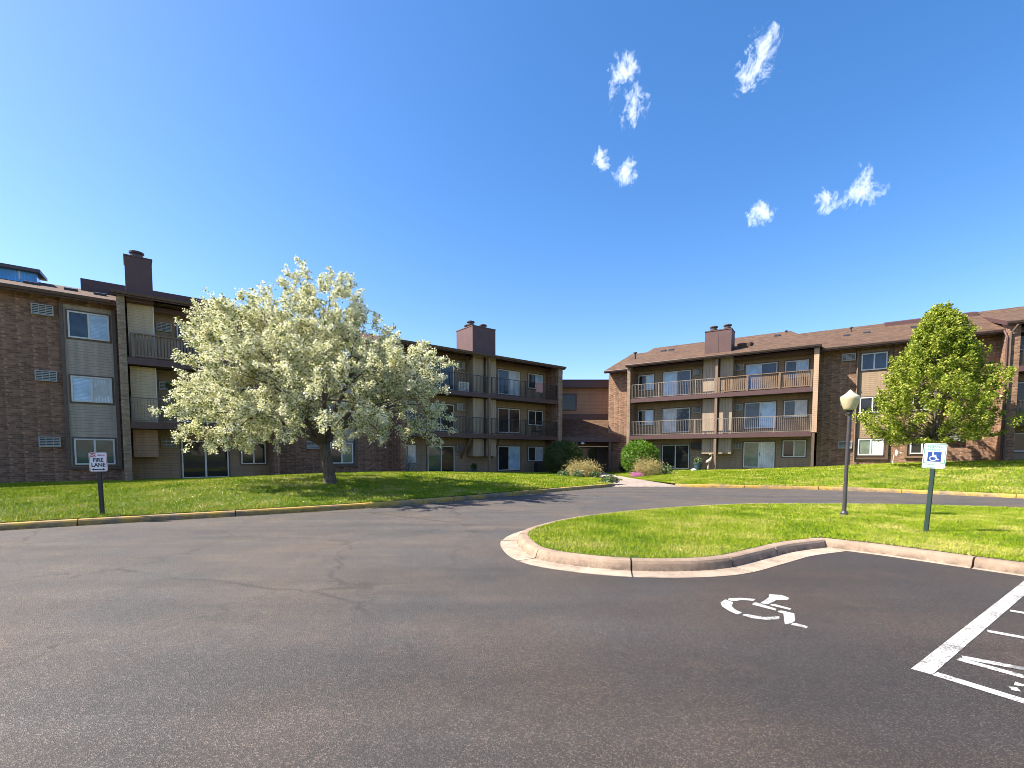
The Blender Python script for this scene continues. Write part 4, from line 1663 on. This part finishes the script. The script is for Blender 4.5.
shrub('evergreen_shrub', (3.95, 36.6, 0.02), (1.55, 1.3, 1.36), 15000, 'yew_leaf', 'large dark green rounded yew bush in the shade left of the entrance', 'shrub', (0.07, 0.14), 0.75, 0.08)
shrub('round_shrub', (9.9, 36.6, 0.12), (1.42, 1.35, 1.30), 9000, 'boxwood_leaf', 'clipped bright green round bush in front of the sunlit brick end', 'shrub', (0.09, 0.18), 0.78, 0.10)
shrub('spirea_shrub', (4.75, 31.6, 0.02), (1.1, 0.85, 0.46), 5200, 'spirea_leaf', 'tan and gold twiggy low bush left of the entrance walkway', 'shrub', (0.05, 0.11), 0.35, 0.2, 0.42)
shrub('spirea_shrub', (9.4, 32.6, 0.1), (0.95, 0.75, 0.46), 4500, 'spirea_leaf', 'tan twiggy low bush beside pink flowers, below the round green bush', 'shrub', (0.05, 0.1), 0.35, 0.2, 0.45)
shrub('azalea', (8.45, 31.9, 0.08), (0.42, 0.3, 0.15), 700, 'pink_petal', 'small clump of pink flowers at the edge of the walkway', 'flowers', (0.05, 0.09), 0.4, 0.15, 0.1)
hosta = [((3.4, 31.0, 0.08), .4), ((4.3, 30.6, 0.08), .38), ((5.45, 30.9, 0.08), .36), ((5.7, 32.6, .06), .34)]
hl = ['pale low plant, leftmost of those along the gold bush bed', 'pale low plant in front of the gold bush, left of its middle',
      'pale low plant at the walkway corner of the gold bush bed', 'pale low plant behind the gold bush bed beside the walkway']
for (p, r), lb in zip(hosta, hl):
    shrub('hosta', p, (r, r, r * 0.55), 420, 'hosta_leaf', lb, 'plant', (0.1, 0.2), 0.3, 0.1, 0.1, 'low plants round the gold bush')
shrub('hosta', (5.15, 24.6, 0.13), (.5, .3, .16), 500, 'hosta_leaf', 'low straggly plants at the kerb where the walkway meets the drive', 'plant', (0.08, 0.16), 0.3, 0.2, 0.1)
shrub('hosta', (10.6, 32.4, 0.15), (.3, .3, .3), 350, 'hosta_leaf', 'small pale upright plant right of the pink flowers, under the patio door', 'plant', (0.1, 0.2), 0.3, 0.2, 0.3)
p = wpt('L', -2.25, 0.75, 0.3)
shrub('flowering_shrub', p, (0.55, 0.5, 0.62), 1100, 'white_petal', 'thin white flowering bush in front of the ground floor window right of the blossom tree', 'shrub', (0.05, 0.1), 0.2, 0.2, 0.3)
p = wpt('R', -6.9, 0.6, 0.1)
shrub('evergreen_shrub', p, (.5, .5, .55), 1600, 'yew_leaf', 'small dark bush at the foot of the sunlit brick end beside the porch', 'shrub', (0.06, 0.12), 0.5)

# ------------------------------------------------------------------ signs and lamp
def sign_panel(par, w, h, z0, mat, th=0.004, rc=0.03):
    """rounded plate in the xz plane with its face at y=0"""
    pts = []
    for cx, cz, a0 in ((w / 2 - rc, z0 + h - rc, 0), (-w / 2 + rc, z0 + h - rc, 90), (-w / 2 + rc, z0 + rc, 180), (w / 2 - rc, z0 + rc, 270)):
        for k in range(5):
            a = R(a0 + 22.5 * k)
            pts.append((cx + rc * math.cos(a), cz + rc * math.sin(a)))
    b = MB()
    n = len(pts)
    i = len(b.v)
    b.v += [(x, 0, zz) for x, zz in pts] + [(x, th, zz) for x, zz in pts]
    b.f.append(tuple(range(n)))
    b.f.append(tuple(reversed(range(n, 2 * n))))
    b.m += [0, 1]
    for k in range(n):
        k2 = (k + 1) % n
        b.f.append((k, n + k, n + k2, k2))
        b.m.append(1)
    return b.build('sign_plate', [mat, 'ac_metal'], par)


def u_post(par, z1, mat, y0=0.006, w=0.06):
    b = MB()
    b.box(-w / 2, w / 2, y0, y0 + 0.006, -0.4, z1)
    b.box(-w / 2, -w / 2 + 0.006, y0 + 0.0065, y0 + 0.035, -0.4, z1)
    b.box(w / 2 - 0.006, w / 2, y0 + 0.0065, y0 + 0.035, -0.4, z1)
    b.box(-w / 2 - 0.014, -w / 2 - 0.0005, y0 + 0.029, y0 + 0.035, -0.4, z1)
    b.box(w / 2 + 0.0005, w / 2 + 0.014, y0 + 0.029, y0 + 0.035, -0.4, z1)
    o = b.build('post', mat, par)
    return o


FS = tag(empty('fire_lane_sign', (-9.78, 11.15, 0.17), R(28)), 'white fire lane sign on a dark post by the left kerb', 'sign')
FS.rotation_euler = (0, R(-1.0), R(30))
u_post(FS, 1.50, 'post_black', 0.006, 0.065)
pn = sign_panel(FS, 0.33, 0.45, 1.04, 'sign_white')
b = MB()
b.frame(-0.157, 0.157, 1.048, 1.482, 0.007, -0.002, -0.0002)
b.build('border', 'sign_red', pn)
b = MB().box(-0.140, -0.040, -0.002, -0.0002, 1.38, 1.47)
b.build('no_block', 'sign_red', pn)
text_mesh('NO', 0.08, 'lettering', 'sign_white', pn, -0.090, -0.0035, 1.398, 0.8, 0.002)
text_mesh('PARKING', 0.052, 'lettering', 'sign_red', pn, 0.057, -0.0015, 1.404, 0.62, 0.001)
text_mesh('FIRE', 0.125, 'lettering', 'sign_black', pn, 0.0, -0.0015, 1.270, 0.85, 0.004)
text_mesh('LANE', 0.125, 'lettering', 'sign_black', pn, 0.0, -0.0015, 1.155, 0.85, 0.004)
b = MB()
yy = -0.0015
b.quad([(-0.13, yy, 1.09), (-0.08, yy, 1.06), (-0.08, yy, 1.12)])
b.quad([(0.13, yy, 1.09), (0.08, yy, 1.12), (0.08, yy, 1.06)])
b.quad([(-0.08, yy, 1.078), (0.08, yy, 1.078), (0.08, yy, 1.102), (-0.08, yy, 1.102)])
b.build('arrow', 'sign_black', pn)
b = MB()
for zz in (1.07, 1.45):
    b.lathe([(0.008, 0), (0.008, 0.004), (0.004, 0.006)], 0, 0, 8)
for k, zz in enumerate((1.06, 1.455)):
    pass

HS = tag(empty('reserved_parking_sign', (7.72, 8.70, 0.165)), 'leaning white and blue wheelchair reserved parking sign on a green post', 'sign')
HS.rotation_euler = (R(-2), R(2.6), R(-42))
u_post(HS, 1.62, 'post_green', 0.006, 0.045)
pn = sign_panel(HS, 0.32, 0.46, 1.19, 'sign_white')
b = MB().frame(-0.150, 0.150, 1.200, 1.640, 0.009, -0.002, -0.0002)
b.build('border', 'sign_green', pn)
text_mesh('RESERVED', 0.060, 'lettering', 'sign_green', pn, 0, -0.0015, 1.572, 0.82, 0.001)
text_mesh('PARKING', 0.060, 'lettering', 'sign_green', pn, 0, -0.0015, 1.516, 0.82, 0.001)
b = MB().box(-0.095, 0.095, -0.002, -0.0002, 1.315, 1.495)
b.build('symbol_block', 'sign_blue', pn)
# wheelchair symbol
b = MB()
yy = -0.0032


def stroke(b, pts, w, y):
    for (x0, z0_), (x1, z1_) in zip(pts[:-1], pts[1:]):
        d = Vector((x1 - x0, 0, z1_ - z0_)).normalized()
        n = Vector((-d.z, 0, d.x)) * w / 2
        a, e = Vector((x0, y, z0_)) - d * w * 0.3, Vector((x1, y, z1_)) + d * w * 0.3
        b.quad([a - n, e - n, e + n, a + n])


def disc(b, x, z_, r, y):
    b.quad([(x + r * math.cos(2 * math.pi * k / 14), y, z_ + r * math.sin(2 * math.pi * k / 14)) for k in range(14)])


disc(b, -0.022, 1.473, 0.013, yy)
stroke(b, [(-0.022, 1.455), (-0.016, 1.405), (0.022, 1.403), (0.042, 1.352), (0.058, 1.357)], 0.017, yy - 0.0003)
stroke(b, [(-0.019, 1.435), (0.022, 1.433)], 0.012, yy - 0.0006)
arc = [(-0.016 + 0.045 * math.cos(R(a)), 1.375 + 0.042 * math.sin(R(a))) for a in range(110, 345, 15)]
stroke(b, arc, 0.013, yy - 0.0009)
b.build('wheelchair_symbol', 'sign_white', pn)
b = MB()
for zz, xs in ((1.285, (-0.14, -0.06, -0.05, 0.03, 0.04, 0.14)), (1.255, (-0.10, -0.04, -0.03, 0.02, 0.03, 0.10))):
    for k in range(0, len(xs), 2):
        b.quad([(xs[k], -0.0015, zz), (xs[k + 1], -0.0015, zz), (xs[k + 1], -0.0015, zz + 0.010), (xs[k], -0.0015, zz + 0.010)])
b.build('small_print', 'sign_green', pn)

LP = tag(empty('street_lamp', (7.93, 11.16, 0.17)), 'slim dark lamp post with a cream acorn globe on the island', 'lamp')
b = MB()
b.lathe([(0.085, -0.2), (0.085, 0.05), (0.07, 0.07), (0.058, 0.10)], 0, 0, 16)
b.tube([(0, 0, 0.09), (0.012, 0, 1.3), (0.03, 0, 2.41)], [0.044, 0.040, 0.036], 14)
b.build('pole', 'pole_paint', LP, smooth=False)
ZL = 0.07
b = MB().lathe([(0.06, 2.38), (0.062, 2.40), (0.062, 2.44), (0.085, 2.46), (0.085, 2.485), (0.07, 2.49)], 0.03, 0, 16)
b.build('collar', 'dark_metal', LP)
b = MB()
b.lathe([(0.105, 2.485), (0.13, 2.52), (0.165, 2.62), (0.195, 2.72), (0.205, 2.775), (0.198, 2.80), (0.15, 2.835), (0.10, 2.87), (0.055, 2.915), (0.025, 2.95), (0.006, 2.965)], 0.03, 0, 16)
b.build('globe', 'globe', LP, smooth=True)

# ------------------------------------------------------------------ odds and ends round the flats
# satellite dish on a stake
p = Vector((21.6, 26.9, 1.08))
p = wpt('R', 10.95, 0.2, 1.02)
SD = tag(empty('satellite_dish', p, R(-20)), 'small grey satellite dish on a leaning stake in front of the right wing', 'dish')
MB().tube([(0, 0, -0.2), (0.06, 0, 0.3), (0.10, 0, 0.62)], 0.022, 7).build('stake', 'dish_grey', SD)
b = MB()
prof = [(0.02, 0.0), (0.12, 0.015), (0.22, 0.05), (0.225, 0.055), (0.12, 0.022), (0.02, 0.008)]
for r_, h_ in prof:
    for s in range(16):
        t = 2 * math.pi * s / 16
        b.v.append((0.13 + h_ * 1.0, -0.06 + r_ * math.cos(t) * 0.9, 0.70 + r_ * math.sin(t)))
for k in range(len(prof) - 1):
    for s in range(16):
        s2 = (s + 1) % 16
        b.f.append((k * 16 + s, k * 16 + s2, (k + 1) * 16 + s2, (k + 1) * 16 + s))
        b.m.append(0)
b.build('reflector', 'dish_grey', SD, smooth=True)
MB().tube([(0.14, -0.06, 0.60), (0.36, -0.12, 0.62), (0.40, -0.12, 0.70)], 0.014, 6).box(0.36, 0.44, -0.16, -0.08, 0.68, 0.78).build('feed_arm', 'dish_grey', SD)

# pale garden ornament by the patio post (wading bird)
p = wpt('R', 0.02, -0.15, 0.42)
GO = tag(empty('garden_ornament', p), 'pale curved garden ornament standing beside the patio post of the right wing', 'ornament')
b = MB()
b.tube([(-0.06, 0, 0.0), (-0.04, 0, 0.25), (0.02, 0, 0.58)], 0.03, 7)
b.tube([(0.06, 0.05, 0.0), (0.06, 0.05, 0.3), (0.06, 0.03, 0.58)], 0.025, 7)
b.tube([(-0.20, 0, 0.60), (-0.08, 0, 0.66), (0.06, 0, 0.74), (0.16, 0, 0.86), (0.22, 0, 1.0)], [0.02, 0.12, 0.14, 0.09, 0.05], 10)
b.tube([(0.20, 0, 0.96), (0.25, 0, 1.12), (0.20, 0, 1.24), (0.12, 0, 1.25), (0.03, 0, 1.17)], [0.05, 0.05, 0.07, 0.055, 0.012], 8)
b.build('figure', 'statue_pale', GO, smooth=True)
p = wpt('R', -1.05, 0.1, 0.40)
PT = tag(empty('planter', p), 'dark blue garden planter with white edging on the right ground floor patio', 'planter')
MB().lathe([(0.22, -0.05), (0.30, 0.45), (0.33, 0.47), (0.33, 0.55), (0.28, 0.55), (0.27, 0.5)], 0.35, 0.2, 14).build('pot', 'planter_blue', PT)
V, F = leaf_quads(ell_shell((0.35, 0.2, 0.75), (0.32, 0.3, 0.3), 500, 0.2)[0], rng.uniform(0.08, 0.15, 500))
poly_mesh('foliage', V, F, ['hosta_leaf', 'white_petal'], (rng.random(500) < 0.15).astype(int), PT)
ST = tag(empty('garden_stone', wpt('R', -1.1, -0.3, 0.36)), 'small white rounded stone on the grass beside the dark planter', 'stone')
MB().lathe([(0.18, -0.06), (0.24, 0.02), (0.22, 0.12), (0.12, 0.18), (0.03, 0.2)], 0.1, 0, 10).build('stone', 'plastic_white', ST, smooth=True)

# hanging basket on section A
HB = tag(empty('hanging_basket', wpt('L', -15.2, 0.1, 4.75)), 'black hanging basket under the left balcony beside the blossom tree', 'basket')
MB().tube([(0, 0, 1.10), (0, 0, 0.36)], 0.012, 5).lathe([(0.08, 0.0), (0.22, 0.12), (0.26, 0.28), (0.24, 0.28), (0.18, 0.14)], 0, 0, 12).build('bowl', 'dark_metal', HB)
V, F = leaf_quads(ell_shell((0, 0, 0.30), (0.36, 0.34, 0.2), 420, 0.2)[0], rng.uniform(0.07, 0.15, 420))
poly_mesh('foliage', V, F, 'yew_leaf', None, HB)

# white box fan on the third-floor balcony
BF = tag(empty('box_fan', wpt('L', 1.75, 0.35, 6.22), LA), 'white box fan unit standing on the top balcony right of the blossom tree', 'fan')
b = MB().frame(0, 0.85, 0.02, 0.72, 0.09, 0, 0.22)
b.box(0.09, 0.76, 0.06, 0.20, 0.11, 0.63, 1)
b.build('casing', ['plastic_white', 'ac_metal'], BF)
b = MB()
for k in range(5):
    b.box(0.091, 0.759, 0.02, 0.05, 0.14 + 0.1 * k, 0.17 + 0.1 * k)
b.build('grille', 'plastic_white', BF)
# towel over the third-floor rail
TW = MB()
for k in range(8):
    x = 8.95 + 0.09 * k
    dy = 0.02 * math.sin(k * 1.7)
    TW.quad([(x, -0.005 + dy * 0.4, 7.53), (x + 0.09, -0.005 + 0.02 * math.sin((k + 1) * 1.7) * 0.4, 7.53), (x + 0.09, -0.03 + 0.02 * math.sin((k + 1) * 1.7), 6.75 + 0.04 * math.sin(k)), (x, -0.03 + dy, 6.75 + 0.04 * math.sin(k - 1))])
tw = TW.build('towel', 'fabric_pink')
tw.location, tw.rotation_euler = LO, (0, 0, LA)
sm = tw.modifiers.new('thickness', 'SOLIDIFY')
sm.thickness = 0.012
tag(tw, 'faded pink towel hung over the top right balcony rail of the left wing', 'towel')


def patio_chair(loc, rz, label, group=None):
    t = tag(empty('patio_chair', loc, rz), label, 'chair', group)
    MB().box(-0.24, 0.24, -0.24, 0.24, 0.40, 0.44).build('seat', 'dark_metal', t)
    b = MB().box(-0.24, -0.20, 0.20, 0.24, 0.441, 0.92).box(0.20, 0.24, 0.20, 0.24, 0.441, 0.92)
    for k in range(5):
        b.box(-0.199, 0.199, 0.21, 0.23, 0.5 + 0.09 * k, 0.55 + 0.09 * k)
    b.build('backrest', 'dark_metal', t)
    for sx in (-1, 1):
        for sy in (-1, 1):
            MB().tube([(sx * 0.22, sy * 0.22, 0.0), (sx * 0.21, sy * 0.21, 0.40)], 0.018, 6).build('leg', 'dark_metal', t)
    return t


c0 = patio_chair(wpt('L', 9.6, 0.7, 3.155), LA + 0.3, 'dark patio chair, left one on the middle balcony nearest the entrance')
c1 = copy_tree(c0)
c1.location = wpt('L', 10.5, 0.75, 3.155)
c1.rotation_euler.z = LA - 0.4
c1['label'] = 'dark patio chair, right one on the middle balcony nearest the entrance'
GR = tag(empty('grill', wpt('L', 9.6, 0.5, 0.08), LA), 'black covered grill on the ground patio below the balconies, left of the yew', 'grill')
MB().box(-0.1, 1.5, -0.2, 0.35, 0.02, 0.80).prism([(-0.2, 0.801), (-0.05, 0.95), (0.2, 0.95), (0.35, 0.801)], -0.1, 1.5).build('cover', 'post_black', GR, bevel=0.04)
PP = tag(empty('potted_plant', wpt('L', 3.0, 0.3, 0.25)), 'dark potted plant standing on the left wing patio by the slanted bracket', 'plant')
MB().lathe([(0.14, 0.0), (0.19, 0.3), (0.2, 0.32), (0.17, 0.3)], 0, 0, 12).build('pot', 'planter_blue', PP)
V, F = leaf_quads(ell_shell((0, 0, 0.5), (0.25, 0.25, 0.25), 260, 0.2)[0], rng.uniform(0.08, 0.15, 260))
poly_mesh('foliage', V, F, 'yew_leaf', None, PP)
# mulch bed by the entrance
b = MB()
pts = [(3.0, 31.0), (4.5, 30.4), (5.6, 30.7), (6.0, 34), (6.1, 38.5), (2.2, 38.3), (2.4, 34)]
b.quad([(x, y, 0.115 if y < 33 else 0.10) for x, y in pts])
tag(b.build('planting_bed', 'mulch'), kind='structure')

# ------------------------------------------------------------------ grass blades


def blades(P, h, w, name='grass'):
    n = len(P)
    a = rng.uniform(0, 2 * np.pi, n)
    d = np.stack([np.cos(a), np.sin(a), np.zeros(n)], axis=1)
    lean = rng.normal(size=(n, 2)) * 0.45
    tip = P + np.stack([lean[:, 0] * h, lean[:, 1] * h, h], axis=1)
    V = np.stack([P - d * (w / 2)[:, None], P + d * (w / 2)[:, None], tip], axis=1).reshape(-1, 3)
    F = np.arange(3 * n).reshape(-1, 3)
    return V, F


def island_grass():
    out = []
    for _ in range(6):
        n = 145000
        X = np.stack([rng.uniform(0.2, 17, n), rng.uniform(0.5, 14.2, n)], axis=1)
        X = X[inside(isl_outline, X)]
        dist = np.hypot(X[:, 0], X[:, 1])
        keep = rng.random(len(X)) < np.clip((9.0 / dist) ** 1.6, 0, 1)
        X = X[keep]
        # only what is near the view
        X = X[(X[:, 0] < 1.25 * X[:, 1] + 8)]
        out.append(X)
    X = np.concatenate(out)
    z_ = isl_z(X)
    P = np.concatenate([X, (z_ - 0.01)[:, None]], axis=1)
    dist = np.hypot(X[:, 0], X[:, 1])
    h = rng.uniform(0.022, 0.05, len(P))
    w = 0.006 + 0.0011 * dist * rng.uniform(0.7, 1.3, len(P))
    V, F = blades(P, h, w)
    o = poly_mesh('grass', V, F, 'grass_blade')
    tag(o, 'cut green grass on the kerbed island', 'grass', kind='stuff')
    # straggling tufts at the kerb edge
    return len(P)


def strip_grass(strip, u0, u1, n, label):
    A = strip.np
    mid = (A[:-1, :2] + A[1:, :2] + A[:-1, 3:5] + A[1:, 3:5]) / 4
    ln = np.linalg.norm(A[1:, :2] - A[:-1, :2] + A[1:, 3:5] - A[:-1, 3:5], axis=1) / 2
    wd = np.linalg.norm(A[:-1, :2] - A[:-1, 3:5], axis=1)
    wt = ln * wd * np.linalg.norm(mid, axis=1) ** -1.0
    idx = np.arange(len(wt))
    wt[(idx < int(u0)) | (idx > int(u1))] = 0
    u = rng.choice(len(wt), n, p=wt / wt.sum()) + rng.random(n)
    v = rng.random(n) ** 1.25
    P = strip.at(u, v)
    dist = np.hypot(P[:, 0], P[:, 1])
    P[:, 2] -= 0.01
    ok = np.abs(P[:, 0]) < 1.25 * P[:, 1] + 7
    P, dist = P[ok], dist[ok]
    h = rng.uniform(0.035, 0.085, len(P))
    w = 0.004 + 0.0013 * dist * rng.uniform(0.7, 1.3, len(P))
    V, F = blades(P, h, w)
    tag(poly_mesh('grass', V, F, 'grass_blade'), label, 'grass', kind='stuff')


island_grass()
# petals shed on the lawn below the blossom tree
pu, pv = rng.uniform(3.0, 8.0, 9000), rng.uniform(0.0, 0.75, 9000)
PP_ = lawn_left.at(pu, pv)
dd = np.hypot(PP_[:, 0] + 6.3, PP_[:, 1] - 18.0)
PP_ = PP_[(dd < 6.5) & (rng.random(9000) < np.exp(-(dd / 4.5) ** 2))]
PP_[:, 2] += 0.045
Vp, Fp = leaf_quads(PP_, rng.uniform(0.02, 0.045, len(PP_)), 0.8, face_up=2.5)
tag(poly_mesh('fallen_petals', Vp, Fp, 'blossom'), 'white petals scattered on the lawn below the blossom tree', 'petals', kind='stuff')
strip_grass(lawn_left, 2, 11, 260000, 'green grass of the lawn under the blossom tree')
strip_grass(lawn_right, 0, 9, 190000, 'green grass of the sloping right lawn')
